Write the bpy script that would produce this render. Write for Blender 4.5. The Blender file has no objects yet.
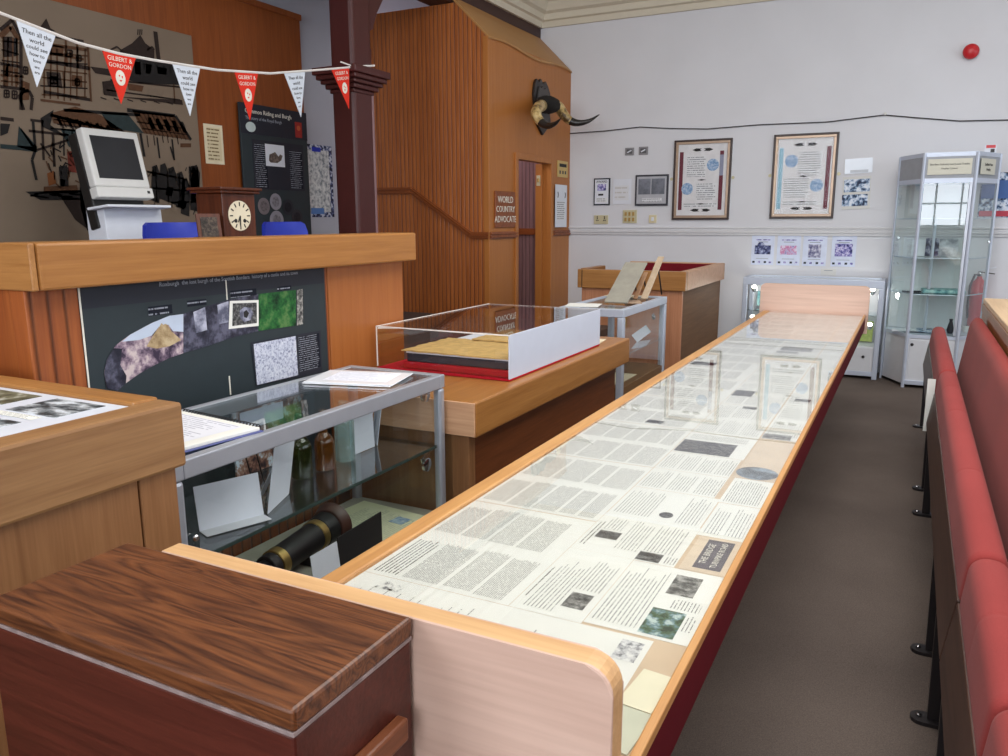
import bpy, bmesh, math, random
from mathutils import Vector, Matrix

random.seed(7)
scene = bpy.context.scene
COL = scene.collection
R = math.radians

# ------------------------------------------------------------------ colour + materials
def lin(c):
    out = []
    for v in c[:3]:
        v = v / 255.0
        out.append(v / 12.92 if v <= 0.04045 else ((v + 0.055) / 1.055) ** 2.4)
    return (out[0], out[1], out[2], 1.0)

class NT:
    def __init__(self, name):
        self.m = bpy.data.materials.new(name)
        self.m.use_nodes = True
        self.t = self.m.node_tree
        self.t.nodes.clear()
        self.out = self.t.nodes.new('ShaderNodeOutputMaterial')
    def n(self, typ, **kw):
        nd = self.t.nodes.new(typ)
        for k, v in kw.items():
            if k.startswith('i_'):
                key = k[2:]
                key = int(key) if key.isdigit() else key.replace('_', ' ')
                nd.inputs[key].default_value = v
            else:
                setattr(nd, k, v)
        return nd
    def l(self, a, b):
        self.t.links.new(a, b)
    def math(self, op, a, b=None, c=None):
        nd = self.t.nodes.new('ShaderNodeMath'); nd.operation = op
        for i, v in enumerate((a, b, c)):
            if v is None: continue
            if isinstance(v, (int, float)): nd.inputs[i].default_value = v
            else: self.l(v, nd.inputs[i])
        return nd.outputs[0]
    def ramp(self, fac, stops, interp='LINEAR'):
        nd = self.t.nodes.new('ShaderNodeValToRGB'); cr = nd.color_ramp
        cr.interpolation = interp
        while len(cr.elements) < len(stops): cr.elements.new(0.5)
        for e, (p, c) in zip(cr.elements, stops):
            e.position = p; e.color = c
        self.l(fac, nd.inputs[0]); return nd.outputs[0]
    def mix(self, fac, a, b, blend='MIX'):
        nd = self.t.nodes.new('ShaderNodeMix'); nd.data_type = 'RGBA'; nd.blend_type = blend
        for idx, v in ((0, fac), (6, a), (7, b)):
            if isinstance(v, (int, float)): nd.inputs[idx].default_value = v
            elif isinstance(v, tuple): nd.inputs[idx].default_value = v
            else: self.l(v, nd.inputs[idx])
        return nd.outputs[2]
    def bsdf(self, col, rough=0.5, metal=0.0, bump=None, bump_s=0.2, spec=0.5, coat=0.0, emit=None, emit_s=0.0):
        b = self.t.nodes.new('ShaderNodeBsdfPrincipled')
        if isinstance(col, tuple): b.inputs['Base Color'].default_value = col
        else: self.l(col, b.inputs['Base Color'])
        if isinstance(rough, (int, float)): b.inputs['Roughness'].default_value = rough
        else: self.l(rough, b.inputs['Roughness'])
        b.inputs['Metallic'].default_value = metal
        b.inputs['Specular IOR Level'].default_value = spec
        b.inputs['Coat Weight'].default_value = coat
        b.inputs['Coat Roughness'].default_value = 0.15
        if emit:
            b.inputs['Emission Color'].default_value = emit
            b.inputs['Emission Strength'].default_value = emit_s
        if bump is not None:
            bp = self.t.nodes.new('ShaderNodeBump'); bp.inputs['Strength'].default_value = bump_s
            bp.inputs['Distance'].default_value = 0.01
            self.l(bump, bp.inputs['Height']); self.l(bp.outputs[0], b.inputs['Normal'])
        self.l(b.outputs[0], self.out.inputs[0])
        return b
    def coords(self, rnd=True):
        tc = self.n('ShaderNodeTexCoord')
        if not rnd: return tc.outputs['Object']
        oi = self.n('ShaderNodeObjectInfo')
        sc = self.n('ShaderNodeVectorMath', operation='SCALE'); 
        cx = self.n('ShaderNodeCombineXYZ')
        self.l(oi.outputs['Random'], cx.inputs[0]); self.l(oi.outputs['Random'], cx.inputs[1]); self.l(oi.outputs['Random'], cx.inputs[2])
        self.l(cx.outputs[0], sc.inputs[0]); sc.inputs['Scale'].default_value = 37.0
        ad = self.n('ShaderNodeVectorMath', operation='ADD')
        self.l(tc.outputs['Object'], ad.inputs[0]); self.l(sc.outputs[0], ad.inputs[1])
        return ad.outputs[0]

_cache = {}
def flat(name, c, rough=0.5, metal=0.0, spec=0.5, coat=0.0, var=0.06, vs=14.0, emit_s=0.0):
    if name in _cache: return _cache[name]
    t = NT(name); base = lin(c)
    nz = t.n('ShaderNodeTexNoise', i_Scale=vs, i_Detail=3.0); t.l(t.coords(), nz.inputs['Vector'])
    d = tuple(v * (1 - var) for v in base[:3]) + (1,); h = tuple(min(1, v * (1 + var)) for v in base[:3]) + (1,)
    col = t.ramp(nz.outputs['Fac'], [(0.3, d), (0.7, h)])
    t.bsdf(col, rough, metal, spec=spec, coat=coat, emit=base if emit_s else None, emit_s=emit_s)
    _cache[name] = t.m; return t.m

def wood(name, light, dark, axis='y', rough=0.38, scale=1.0, groove=None, gaxis='x', contrast=1.0, spec=0.4, coat=0.0, figure=0.0):
    """fine grain stretched along axis; optional tongue-and-groove lines every `groove` metres along gaxis"""
    if name in _cache: return _cache[name]
    t = NT(name); v = t.coords(groove is None)
    mp = t.n('ShaderNodeMapping'); s = {'x': (1.2, 26, 26), 'y': (26, 1.2, 26), 'z': (26, 26, 1.2)}[axis]
    mp.inputs['Scale'].default_value = tuple(k * scale for k in s); t.l(v, mp.inputs['Vector'])
    n1 = t.n('ShaderNodeTexNoise', i_Scale=1.0, i_Detail=5.0, i_Roughness=0.6, i_Distortion=0.6); t.l(mp.outputs[0], n1.inputs['Vector'])
    mp2 = t.n('ShaderNodeMapping'); mp2.inputs['Scale'].default_value = tuple(k * scale * 5 for k in s); t.l(v, mp2.inputs['Vector'])
    n2 = t.n('ShaderNodeTexNoise', i_Scale=1.0, i_Detail=2.0); t.l(mp2.outputs[0], n2.inputs['Vector'])
    f = t.math('ADD', t.math('MULTIPLY', n1.outputs['Fac'], 0.65), t.math('MULTIPLY', n2.outputs['Fac'], 0.35))
    if figure:
        mp3 = t.n('ShaderNodeMapping'); s3 = {'x': (0.35, 3.2, 3.2), 'y': (3.2, 0.35, 3.2), 'z': (3.2, 3.2, 0.35)}[axis]
        mp3.inputs['Scale'].default_value = tuple(k * scale * 1.4 for k in s3); t.l(v, mp3.inputs['Vector'])
        n3 = t.n('ShaderNodeTexNoise', i_Scale=1.6, i_Detail=1.5, i_Distortion=1.4); t.l(mp3.outputs[0], n3.inputs['Vector'])
        ring = t.math('FRACT', t.math('MULTIPLY', n3.outputs['Fac'], 9.0))
        ring = t.math('ABSOLUTE', t.math('SUBTRACT', ring, 0.5))
        f = t.math('ADD', t.math('MULTIPLY', f, 1 - figure), t.math('MULTIPLY', t.math('MULTIPLY', ring, 2.0), figure))
    c0, c1 = lin(dark), lin(light)
    lo = 0.5 - 0.16 / contrast; hi = 0.5 + 0.16 / contrast
    col = t.ramp(f, [(max(0, lo), c0), (min(1, hi), c1)])
    bump = f; bs = 0.08
    if groove:
        sp = t.n('ShaderNodeSeparateXYZ'); t.l(v, sp.inputs[0])
        a = sp.outputs[{'x': 0, 'y': 1, 'z': 2}[gaxis]]
        fr = t.math('FRACT', t.math('DIVIDE', t.math('ADD', a, 100.0), groove))
        d = t.math('ABSOLUTE', t.math('SUBTRACT', fr, 0.5))
        g = t.ramp(d, [(0.0, (0.32, 0.32, 0.32, 1)), (0.16, (0.95, 0.95, 0.95, 1)), (0.5, (1, 1, 1, 1))])
        col = t.mix(1.0, col, g, 'MULTIPLY'); bump = g; bs = 0.5
    t.bsdf(col, rough, 0, bump=bump, bump_s=bs, spec=spec, coat=coat)
    _cache[name] = t.m; return t.m

def glass(name, tint=(0.93, 0.96, 0.95), ior=1.45, fmul=1.0):
    if name in _cache: return _cache[name]
    t = NT(name)
    tr = t.n('ShaderNodeBsdfTransparent'); tr.inputs[0].default_value = tint + (1,)
    gl = t.n('ShaderNodeBsdfGlossy'); gl.inputs['Roughness'].default_value = 0.01; gl.inputs[0].default_value = (0.95, 0.97, 1, 1)
    fr = t.n('ShaderNodeFresnel'); fr.inputs['IOR'].default_value = ior
    geo = t.n('ShaderNodeNewGeometry')
    # same reflectance from both sides of the pane
    ms = t.n('ShaderNodeMixShader'); 
    lw = t.n('ShaderNodeLayerWeight'); lw.inputs['Blend'].default_value = 0.5
    fac = t.math('ADD', t.math('MULTIPLY', t.math('POWER', lw.outputs['Facing'], 4.2), 0.85 * fmul), 0.055 * fmul)
    t.l(fac, ms.inputs[0]); t.l(tr.outputs[0], ms.inputs[1]); t.l(gl.outputs[0], ms.inputs[2])
    t.l(ms.outputs[0], t.out.inputs[0])
    _cache[name] = t.m; return t.m

def bottle_glass(name, c, body, tint):
    """old bottle glass: tinted see-through, a little body colour, glossy skin"""
    if name in _cache: return _cache[name]
    t = NT(name)
    tr = t.n('ShaderNodeBsdfTransparent'); tr.inputs[0].default_value = tint + (1,)
    df = t.n('ShaderNodeBsdfDiffuse'); df.inputs[0].default_value = lin(c)
    gl = t.n('ShaderNodeBsdfGlossy'); gl.inputs['Roughness'].default_value = 0.06
    m1 = t.n('ShaderNodeMixShader'); m1.inputs[0].default_value = body
    t.l(tr.outputs[0], m1.inputs[1]); t.l(df.outputs[0], m1.inputs[2])
    lw = t.n('ShaderNodeLayerWeight'); lw.inputs['Blend'].default_value = 0.5
    fac = t.math('ADD', t.math('MULTIPLY', t.math('POWER', lw.outputs['Facing'], 3.0), 0.6), 0.07)
    m2 = t.n('ShaderNodeMixShader'); t.l(fac, m2.inputs[0]); t.l(m1.outputs[0], m2.inputs[1]); t.l(gl.outputs[0], m2.inputs[2])
    t.l(m2.outputs[0], t.out.inputs[0])
    _cache[name] = t.m; return t.m

def print_text(name, pitch, paper=(233, 233, 227), ink=(70, 70, 72), word=90.0, ragged=0.25, thick=0.5):
    """rows of printed words; u runs along the line in metres, v across the lines in metres"""
    if name in _cache: return _cache[name]
    t = NT(name)
    uv = t.n('ShaderNodeUVMap'); sp = t.n('ShaderNodeSeparateXYZ'); t.l(uv.outputs[0], sp.inputs[0])
    u, v = sp.outputs[0], sp.outputs[1]
    oi = t.n('ShaderNodeObjectInfo')
    row = t.math('DIVIDE', v, pitch); ri = t.math('FLOOR', row); rf = t.math('FRACT', row)
    band = t.math('LESS_THAN', t.math('ABSOLUTE', t.math('SUBTRACT', rf, 0.5)), thick * 0.5)
    cx = t.n('ShaderNodeCombineXYZ'); t.l(t.math('MULTIPLY', u, word), cx.inputs[0]); t.l(t.math('MULTIPLY', ri, 7.31), cx.inputs[1])
    t.l(t.math('MULTIPLY', oi.outputs['Random'], 91.0), cx.inputs[2])
    nz = t.n('ShaderNodeTexNoise', i_Scale=1.0, i_Detail=2.0, i_Roughness=0.7); t.l(cx.outputs[0], nz.inputs['Vector'])
    word_m = t.math('GREATER_THAN', nz.outputs['Fac'], 0.43)
    m = t.math('MULTIPLY', band, word_m)
    if ragged:
        wn = t.n('ShaderNodeTexWhiteNoise', noise_dimensions='1D'); t.l(t.math('ADD', ri, t.math('MULTIPLY', oi.outputs['Random'], 50.0)), wn.inputs['W'])
        # z of the UV holds nothing; line length limit comes from a colour attribute-free rule: u below limit
        at = t.n('ShaderNodeAttribute'); at.attribute_name = 'line_len'
        lim = t.math('MULTIPLY', at.outputs['Fac'], t.math('SUBTRACT', 1.0, t.math('MULTIPLY', wn.outputs['Value'], ragged)))
        m = t.math('MULTIPLY', m, t.math('LESS_THAN', u, lim))
    col = t.mix(m, lin(paper), lin(ink))
    t.bsdf(col, 0.7, spec=0.2)
    _cache[name] = t.m; return t.m

def photo_mat(name, cols, scale=30.0, rough=0.5, stretch=(1, 1, 1), detail=4.0):
    if name in _cache: return _cache[name]
    t = NT(name); v = t.coords()
    mp = t.n('ShaderNodeMapping'); mp.inputs['Scale'].default_value = stretch; t.l(v, mp.inputs['Vector'])
    nz = t.n('ShaderNodeTexNoise', i_Scale=scale, i_Detail=detail, i_Roughness=0.65); t.l(mp.outputs[0], nz.inputs['Vector'])
    k = len(cols)
    col = t.ramp(nz.outputs['Fac'], [(0.38 + 0.24 * i / max(1, k - 1), lin(c)) for i, c in enumerate(cols)])
    t.bsdf(col, rough, spec=0.3)
    _cache[name] = t.m; return t.m

# ------------------------------------------------------------------ palette
M_wall = flat('wall_paint', (218, 219, 225), 0.75, var=0.02, vs=2.5, spec=0.2)
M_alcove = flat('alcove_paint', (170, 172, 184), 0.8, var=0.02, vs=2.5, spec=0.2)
M_trimw = flat('white_trim_paint', (214, 214, 218), 0.55, var=0.02)
M_cornice = flat('cornice_paint', (214, 206, 188), 0.7, var=0.02)
M_ceiling = flat('ceiling_paint', (226, 222, 208), 0.8, var=0.02)
W_booth = wood('booth_board_wood', (188, 110, 54), (150, 80, 35), 'z', 0.42, groove=0.045, gaxis='x')
W_boothside = wood('booth_side_wood', (184, 118, 58), (166, 102, 46), 'z', 0.42, contrast=0.6)
W_bench_board = wood('bench_board_wood', (166, 92, 44), (138, 70, 32), 'z', 0.42, groove=0.05, gaxis='y')
W_oak_y = wood('oak_ledge_along', (166, 114, 60), (142, 92, 44), 'y', 0.33)
W_oak_x = wood('oak_ledge_across', (172, 122, 70), (146, 98, 52), 'x', 0.33)
W_oak_end = wood('oak_ledge_end', (212, 168, 132), (186, 138, 104), 'x', 0.4)
W_panel_y = wood('oak_panel_flat', (168, 102, 50), (150, 86, 40), 'z', 0.4, contrast=0.7)
W_deskdark = wood('desk_body_wood', (128, 72, 38), (98, 52, 26), 'y', 0.42)
W_dock = wood('dock_wood', (158, 118, 78), (130, 92, 58), 'y', 0.4)
W_dockv = wood('dock_panel_wood', (150, 106, 70), (126, 85, 53), 'z', 0.4)
W_walldark = wood('wall_panel_wood', (148, 80, 34), (116, 56, 20), 'z', 0.45, contrast=0.7)
W_table_rail = wood('table_rail_wood', (206, 156, 98), (180, 128, 76), 'y', 0.4)
W_table_edge = wood('table_panel_edge_wood', (218, 178, 130), (192, 148, 102), 'x', 0.45)
W_table_panel = wood('table_panel_ply', (216, 184, 168), (194, 160, 144), 'x', 0.5, scale=0.6)
W_board = flat('table_board', (210, 186, 158), 0.7)
W_chest_top = wood('chest_lid_wood', (118, 70, 40), (56, 28, 18), 'x', 0.34, scale=2.2, figure=0.26, contrast=0.8, spec=0.5)
W_chest = wood('chest_side_wood', (90, 40, 31), (56, 22, 18), 'x', 0.34, contrast=0.8)
W_clock = wood('clock_case_wood', (92, 46, 26), (58, 26, 14), 'z', 0.35)
W_rail = wood('booth_rail_wood', (150, 82, 40), (116, 58, 26), 'x', 0.4)
W_cap = wood('partition_cap_wood', (214, 184, 146), (192, 160, 124), 'y', 0.45)
W_part = wood('partition_panel_wood', (170, 112, 60), (140, 86, 44), 'z', 0.4)
W_plank = wood('seat_plank_wood', (88, 62, 52), (58, 38, 32), 'y', 0.4)
W_horn_shield = flat('shield_black_wood', (36, 30, 28), 0.4)
M_column = flat('column_maroon_paint', (72, 28, 26), 0.42, var=0.05)
M_beam = flat('beam_dark_paint', (58, 30, 28), 0.5, var=0.05)
M_alu = flat('brushed_aluminium', (182, 186, 196), 0.36, 0.55, var=0.03)
M_alup = flat('pale_aluminium', (196, 204, 220), 0.42, 0.35, var=0.02)
M_whitelam = flat('grey_white_laminate', (206, 208, 214), 0.5, var=0.02)
M_chrome = flat('chrome', (205, 205, 208), 0.15, 1.0, var=0.02)
M_brass = flat('brass', (190, 158, 96), 0.3, 0.85, var=0.05)
M_brassp = flat('brass_plate', (198, 190, 156), 0.4, 0.15, var=0.05)
M_black = flat('black_paint', (22, 22, 24), 0.4)
M_blackm = flat('black_matt_card', (28, 26, 28), 0.7)
M_paper = flat('white_paper', (234, 234, 229), 0.7, var=0.015, spec=0.2)
M_card = flat('white_card', (222, 226, 236), 0.7, var=0.02, spec=0.2)
M_cream = flat('cream_paper', (226, 214, 186), 0.7, var=0.05, spec=0.2)
M_laminm = flat('display_mount', (214, 220, 232), 0.35, var=0.02)
M_hlabel = flat('header_label_paper', (206, 204, 190), 0.5, var=0.02)
M_lamblue = flat('laminate_blue_white', (232, 240, 252), 0.2, var=0.02)
M_lamin = flat('laminate_white', (238, 240, 246), 0.15, var=0.02)
M_parch = flat('parchment', (206, 172, 112), 0.75, var=0.14, vs=30, spec=0.2)
M_darkred = flat('dark_red_lining', (118, 28, 38), 0.85, spec=0.1)
M_redcloth = flat('crimson_cloth', (168, 26, 40), 0.85, var=0.06, spec=0.1)
M_maroon = flat('maroon_apron', (92, 18, 28), 0.75, var=0.05, spec=0.15)
M_white = flat('white_plastic', (214, 214, 212), 0.5, var=0.02)
M_casewhite = flat('case_white_side', (196, 202, 218), 0.55, var=0.015)
M_blue = flat('blue_plastic', (32, 52, 170), 0.45, var=0.04)
M_red = flat('red_flag', (222, 58, 44), 0.8, var=0.03, spec=0.1)
M_bell = flat('red_bell', (196, 36, 44), 0.35)
M_navy = flat('navy_panel', (24, 30, 44), 0.6, var=0.04)
M_teal = flat('dark_green_panel', (34, 46, 52), 0.6, var=0.05)
M_ink = flat('mural_ink', (36, 22, 16), 0.85, var=0.2, vs=30)
M_mural = flat('mural_ground', (124, 108, 92), 0.85, var=0.05, vs=3)
M_muralbr = flat('mural_brown', (82, 52, 30), 0.85, var=0.15, vs=30)
M_muralteal = flat('mural_teal', (32, 46, 48), 0.85, var=0.15, vs=30)
M_muralred = flat('mural_red', (100, 36, 22), 0.85, var=0.1)
M_muraldk = flat('mural_black', (20, 16, 16), 0.85, var=0.1)
M_muralor = flat('mural_orange', (120, 68, 30), 0.85, var=0.1)
M_blacktext = flat('black_lettering', (30, 28, 30), 0.7)
M_whitetext = flat('white_lettering', (232, 228, 216), 0.7)
M_greytext = flat('grey_lettering', (150, 156, 168), 0.7)
M_wire = flat('dark_cable', (60, 58, 58), 0.6)
M_string = flat('white_tape', (230, 226, 222), 0.7)
M_iron = flat('cast_iron', (52, 48, 50), 0.4, 0.5, var=0.08)
M_horn = photo_mat('horn', [(86, 66, 40), (196, 168, 112), (222, 204, 158)], 9.0, 0.3)
M_horntip = flat('horn_tip', (40, 36, 34), 0.25)
M_fur = flat('dark_hide', (22, 18, 16), 0.9, var=0.3, vs=60)
M_grey_photo = photo_mat('grey_photo', [(60, 60, 62), (112, 112, 110), (170, 168, 164)], 60.0)
M_dark_photo = photo_mat('dark_photo', [(40, 40, 42), (78, 78, 80), (130, 130, 128)], 70.0)
M_green_photo = photo_mat('green_photo', [(44, 60, 44), (86, 110, 78), (110, 140, 150), (190, 206, 200)], 40.0)
M_green_field = photo_mat('green_field', [(10, 46, 24), (22, 78, 38), (40, 104, 50), (84, 122, 70)], 14.0)
M_lilac = photo_mat('lilac_ruin', [(58, 46, 66), (116, 98, 116), (168, 148, 160), (206, 190, 190)], 22.0)
M_sepia = photo_mat('sepia_hill', [(142, 118, 86), (176, 152, 116), (196, 176, 142)], 22.0)
M_sky = flat('pale_sky_print', (192, 204, 224), 0.6)
M_mono = photo_mat('mono_trees', [(30, 30, 44), (54, 54, 70), (96, 96, 116)], 16.0)
M_monolight = photo_mat('mono_building', [(90, 92, 112), (150, 152, 172), (190, 192, 210)], 16.0)
M_map = photo_mat('map_print', [(130, 136, 164), (182, 188, 210), (206, 210, 226), (216, 220, 232)], 110.0, detail=8.0)
M_mapposter = photo_mat('map_poster_print', [(120, 128, 136), (186, 190, 194), (214, 216, 216)], 26.0, detail=7.0)
M_bluephoto = photo_mat('blue_photo', [(34, 40, 92), (96, 96, 170), (170, 160, 214), (220, 220, 240)], 42.0)
M_bluewhite = photo_mat('blue_white_photo', [(28, 40, 72), (110, 140, 178), (210, 222, 240), (232, 238, 248)], 26.0)
M_streetphoto = photo_mat('street_photo', [(40, 32, 36), (96, 62, 52), (140, 110, 96), (176, 190, 204)], 22.0)
M_aqua = photo_mat('aqua_cloth', [(70, 120, 130), (120, 170, 176), (170, 206, 206)], 20.0)
G_pane = glass('cabinet_glass', (0.95, 0.975, 0.97))
G_table = glass('table_glass', (0.985, 0.99, 0.985), fmul=0.85)
G_tall = glass('tall_cabinet_glass', (.86, .93, .90), fmul=1.3)
G_frame = glass('frame_glass', (.985, .985, .985), fmul=0.12)
G_acryl = glass('acrylic', (0.95, 0.955, 0.95), fmul=1.1)
G_shelf = glass('shelf_glass', (0.84, 0.89, 0.88), fmul=1.2)
M_glassedge = flat('glass_edge_green', (44, 62, 58), 0.2, spec=0.6)
G_green = bottle_glass('green_bottle_glass', (46, 54, 24), .42, (.34, .42, .18))
G_amber = bottle_glass('amber_bottle_glass', (122, 74, 28), .36, (.66, .42, .17))
G_clear = bottle_glass('aqua_bottle_glass', (182, 212, 210), .30, (.90, .97, .96))
T_news = print_text('newsprint', 0.0042, ink=(158, 158, 156), word=420, ragged=0.06, thick=0.52)
T_body = print_text('body_text', 0.0078, ink=(116, 116, 118), word=300, ragged=0.22, thick=0.23)
T_bold = print_text('bold_text', 0.0086, ink=(60, 60, 62), word=300, ragged=0.12, thick=0.30)
T_fine = print_text('fine_text', 0.0065, ink=(130, 130, 130), word=300, ragged=0.2, thick=0.32)
T_wall = print_text('wall_text', 0.022, paper=(226, 228, 232), ink=(146, 148, 156), word=90, ragged=0.2, thick=0.4)
T_cream = print_text('cream_text', 0.028, paper=(214, 200, 166), ink=(120, 100, 70), word=80, ragged=0.2, thick=0.35)
T_dark = print_text('dark_panel_text', 0.017, paper=(24, 28, 40), ink=(150, 154, 166), word=120, ragged=0.2, thick=0.3)
T_dark2 = print_text('dark_small_text', 0.0085, paper=(24, 28, 40), ink=(150, 154, 166), word=160, ragged=0.2, thick=0.3)
T_doc = print_text('document_text', 0.012, paper=(206, 208, 176), ink=(160, 164, 140), word=110, ragged=0.3, thick=0.3)
T_book = print_text('notebook_text', 0.013, paper=(228, 230, 240), ink=(172, 174, 190), word=90, ragged=0.4, thick=0.3)

def fabric(name, c):
    if name in _cache: return _cache[name]
    t = NT(name); v = t.coords()
    nz = t.n('ShaderNodeTexNoise', i_Scale=420.0, i_Detail=2.0); t.l(v, nz.inputs['Vector'])
    n2 = t.n('ShaderNodeTexNoise', i_Scale=3.0, i_Detail=2.0); t.l(v, n2.inputs['Vector'])
    f = t.math('ADD', t.math('MULTIPLY', nz.outputs['Fac'], 0.5), t.math('MULTIPLY', n2.outputs['Fac'], 0.5))
    b = lin(c); col = t.ramp(f, [(0.3, tuple(k * 0.82 for k in b[:3]) + (1,)), (0.7, tuple(min(1, k * 1.15) for k in b[:3]) + (1,))])
    bs = t.bsdf(col, 0.9, bump=nz.outputs['Fac'], bump_s=0.15, spec=0.15)
    bs.inputs['Sheen Weight'].default_value = 0.06
    _cache[name] = t.m; return t.m
F_red = fabric('red_upholstery', (148, 60, 58))
F_red2 = fabric('red_upholstery_back', (142, 52, 47))

def carpet():
    t = NT('carpet'); tc = t.n('ShaderNodeTexCoord')
    nz = t.n('ShaderNodeTexNoise', i_Scale=260.0, i_Detail=3.0); t.l(tc.outputs['Object'], nz.inputs['Vector'])
    n2 = t.n('ShaderNodeTexNoise', i_Scale=1.3, i_Detail=3.0); t.l(tc.outputs['Object'], n2.inputs['Vector'])
    f = t.math('ADD', t.math('MULTIPLY', nz.outputs['Fac'], 0.55), t.math('MULTIPLY', n2.outputs['Fac'], 0.45))
    col = t.ramp(f, [(0.35, lin((80, 71, 67))), (0.68, lin((114, 102, 95)))])
    t.bsdf(col, 0.95, bump=nz.outputs['Fac'], bump_s=0.35, spec=0.1)
    return t.m
M_carpet = carpet()

# ------------------------------------------------------------------ mesh helpers
def link(name, me, mat, parent=None):
    """recentre the mesh, link ONE object and parent it keeping world position"""
    o = bpy.data.objects.new(name, me)
    mats = mat if isinstance(mat, (list, tuple)) else [mat]
    for m in mats: me.materials.append(m)
    vs = me.vertices
    if len(vs):
        lo = Vector((min(v.co.x for v in vs), min(v.co.y for v in vs), min(v.co.z for v in vs)))
        hi = Vector((max(v.co.x for v in vs), max(v.co.y for v in vs), max(v.co.z for v in vs)))
        c = Vector(((lo.x + hi.x) / 2, (lo.y + hi.y) / 2, lo.z))
        me.transform(Matrix.Translation(-c)); o.location = c
    COL.objects.link(o)
    if parent is not None:
        o.parent = parent
        p = parent; off = Vector((0, 0, 0))
        while p is not None:
            off += p.location; p = p.parent
        o.location = o.location - off
    return o

def tag(o, label, cat, group=None):
    o['label'] = label; o['category'] = cat
    if group: o['group'] = group
    return o

def thing(name, label, cat, loc, group=None):
    o = bpy.data.objects.new(name, None); COL.objects.link(o); o.location = loc
    o.empty_display_size = 0.05
    return tag(o, label, cat, group)

def struct(o):
    o['kind'] = 'structure'; return o

def fin(bm, name, mat, parent, smooth=False):
    bmesh.ops.recalc_face_normals(bm, faces=bm.faces[:])
    me = bpy.data.meshes.new(name); bm.to_mesh(me); bm.free()
    if smooth:
        for p in me.polygons: p.use_smooth = True
        try: me.set_sharp_from_angle(angle=R(35))
        except Exception: pass
    return link(name, me, mat, parent)

def bm_box(bm, x0, x1, y0, y1, z0, z1, bevel=0.0, seg=2):
    x0, x1 = min(x0, x1), max(x0, x1); y0, y1 = min(y0, y1), max(y0, y1); z0, z1 = min(z0, z1), max(z0, z1)
    vs = [bm.verts.new(p) for p in ((x0, y0, z0), (x1, y0, z0), (x1, y1, z0), (x0, y1, z0), (x0, y0, z1), (x1, y0, z1), (x1, y1, z1), (x0, y1, z1))]
    fs = [bm.faces.new([vs[i] for i in f]) for f in ((0, 3, 2, 1), (4, 5, 6, 7), (0, 1, 5, 4), (1, 2, 6, 5), (2, 3, 7, 6), (3, 0, 4, 7))]
    if bevel > 0:
        bevel = min(bevel, 0.45 * min(x1 - x0, y1 - y0, z1 - z0))
        es = list({e for f in fs for e in f.edges})
        bmesh.ops.bevel(bm, geom=es, offset=bevel, segments=seg, affect='EDGES', profile=0.5)
    return fs

def box(name, x0, x1, y0, y1, z0, z1, mat, parent=None, bevel=0.004):
    bm = bmesh.new(); bm_box(bm, x0, x1, y0, y1, z0, z1, bevel)
    return fin(bm, name, mat, parent)

def boxes(name, lst, mat, parent=None, bevel=0.003):
    bm = bmesh.new()
    for b in lst: bm_box(bm, *b, bevel)
    return fin(bm, name, mat, parent)

def prism(name, poly, axis, a, b, mat, parent=None, bevel=0.0, smooth=False):
    """poly: 2-D points; axis 'x' -> (y,z), 'y' -> (x,z), 'z' -> (x,y)"""
    def P(p, k): return {'x': (k, p[0], p[1]), 'y': (p[0], k, p[1]), 'z': (p[0], p[1], k)}[axis]
    bm = bmesh.new()
    lo = [bm.verts.new(P(p, a)) for p in poly]; hi = [bm.verts.new(P(p, b)) for p in poly]
    n = len(poly); bm.faces.new(lo[::-1]); bm.faces.new(hi)
    for i in range(n): bm.faces.new((lo[i], lo[(i + 1) % n], hi[(i + 1) % n], hi[i]))
    if bevel: bmesh.ops.bevel(bm, geom=bm.edges[:], offset=bevel, segments=2, affect='EDGES', profile=0.5)
    return fin(bm, name, mat, parent, smooth)

def bm_tube(bm, pts, rad, seg=10, cap=True):
    pts = [Vector(p) for p in pts]; n = len(pts); rings = []
    rads = rad if isinstance(rad, (list, tuple)) else [rad] * n
    prev = None
    for i, p in enumerate(pts):
        d = (pts[min(i + 1, n - 1)] - pts[max(i - 1, 0)]).normalized()
        if prev is None:
            up = Vector((0, 0, 1)) if abs(d.z) < 0.9 else Vector((1, 0, 0)); a = d.cross(up).normalized()
        else:
            a = (prev - d * prev.dot(d)).normalized()
        prev = a; b = d.cross(a)
        rings.append([bm.verts.new(p + (a * math.cos(2 * math.pi * k / seg) + b * math.sin(2 * math.pi * k / seg)) * rads[i]) for k in range(seg)])
    for i in range(n - 1):
        for k in range(seg):
            bm.faces.new((rings[i][k], rings[i][(k + 1) % seg], rings[i + 1][(k + 1) % seg], rings[i + 1][k]))
    if cap: bm.faces.new(rings[0][::-1]); bm.faces.new(rings[-1])

def tube(name, pts, rad, mat, parent=None, seg=10):
    bm = bmesh.new(); bm_tube(bm, pts, rad, seg); return fin(bm, name, mat, parent, True)

def bm_lathe(bm, prof, origin, axis=(0, 0, 1), seg=20):
    origin = Vector(origin); ax = Vector(axis).normalized()
    up = Vector((0, 0, 1)) if abs(ax.z) < 0.9 else Vector((1, 0, 0))
    a = ax.cross(up).normalized(); b = ax.cross(a); rings = []
    for r, h in prof:
        rings.append([bm.verts.new(origin + ax * h + (a * math.cos(2 * math.pi * k / seg) + b * math.sin(2 * math.pi * k / seg)) * max(r, 1e-4)) for k in range(seg)])
    for i in range(len(rings) - 1):
        for k in range(seg):
            bm.faces.new((rings[i][k], rings[i][(k + 1) % seg], rings[i + 1][(k + 1) % seg], rings[i + 1][k]))
    bm.faces.new(rings[0][::-1]); bm.faces.new(rings[-1])

def lathe(name, prof, origin, mat, parent=None, axis=(0, 0, 1), seg=20):
    bm = bmesh.new(); bm_lathe(bm, prof, origin, axis, seg); return fin(bm, name, mat, parent, True)

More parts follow.
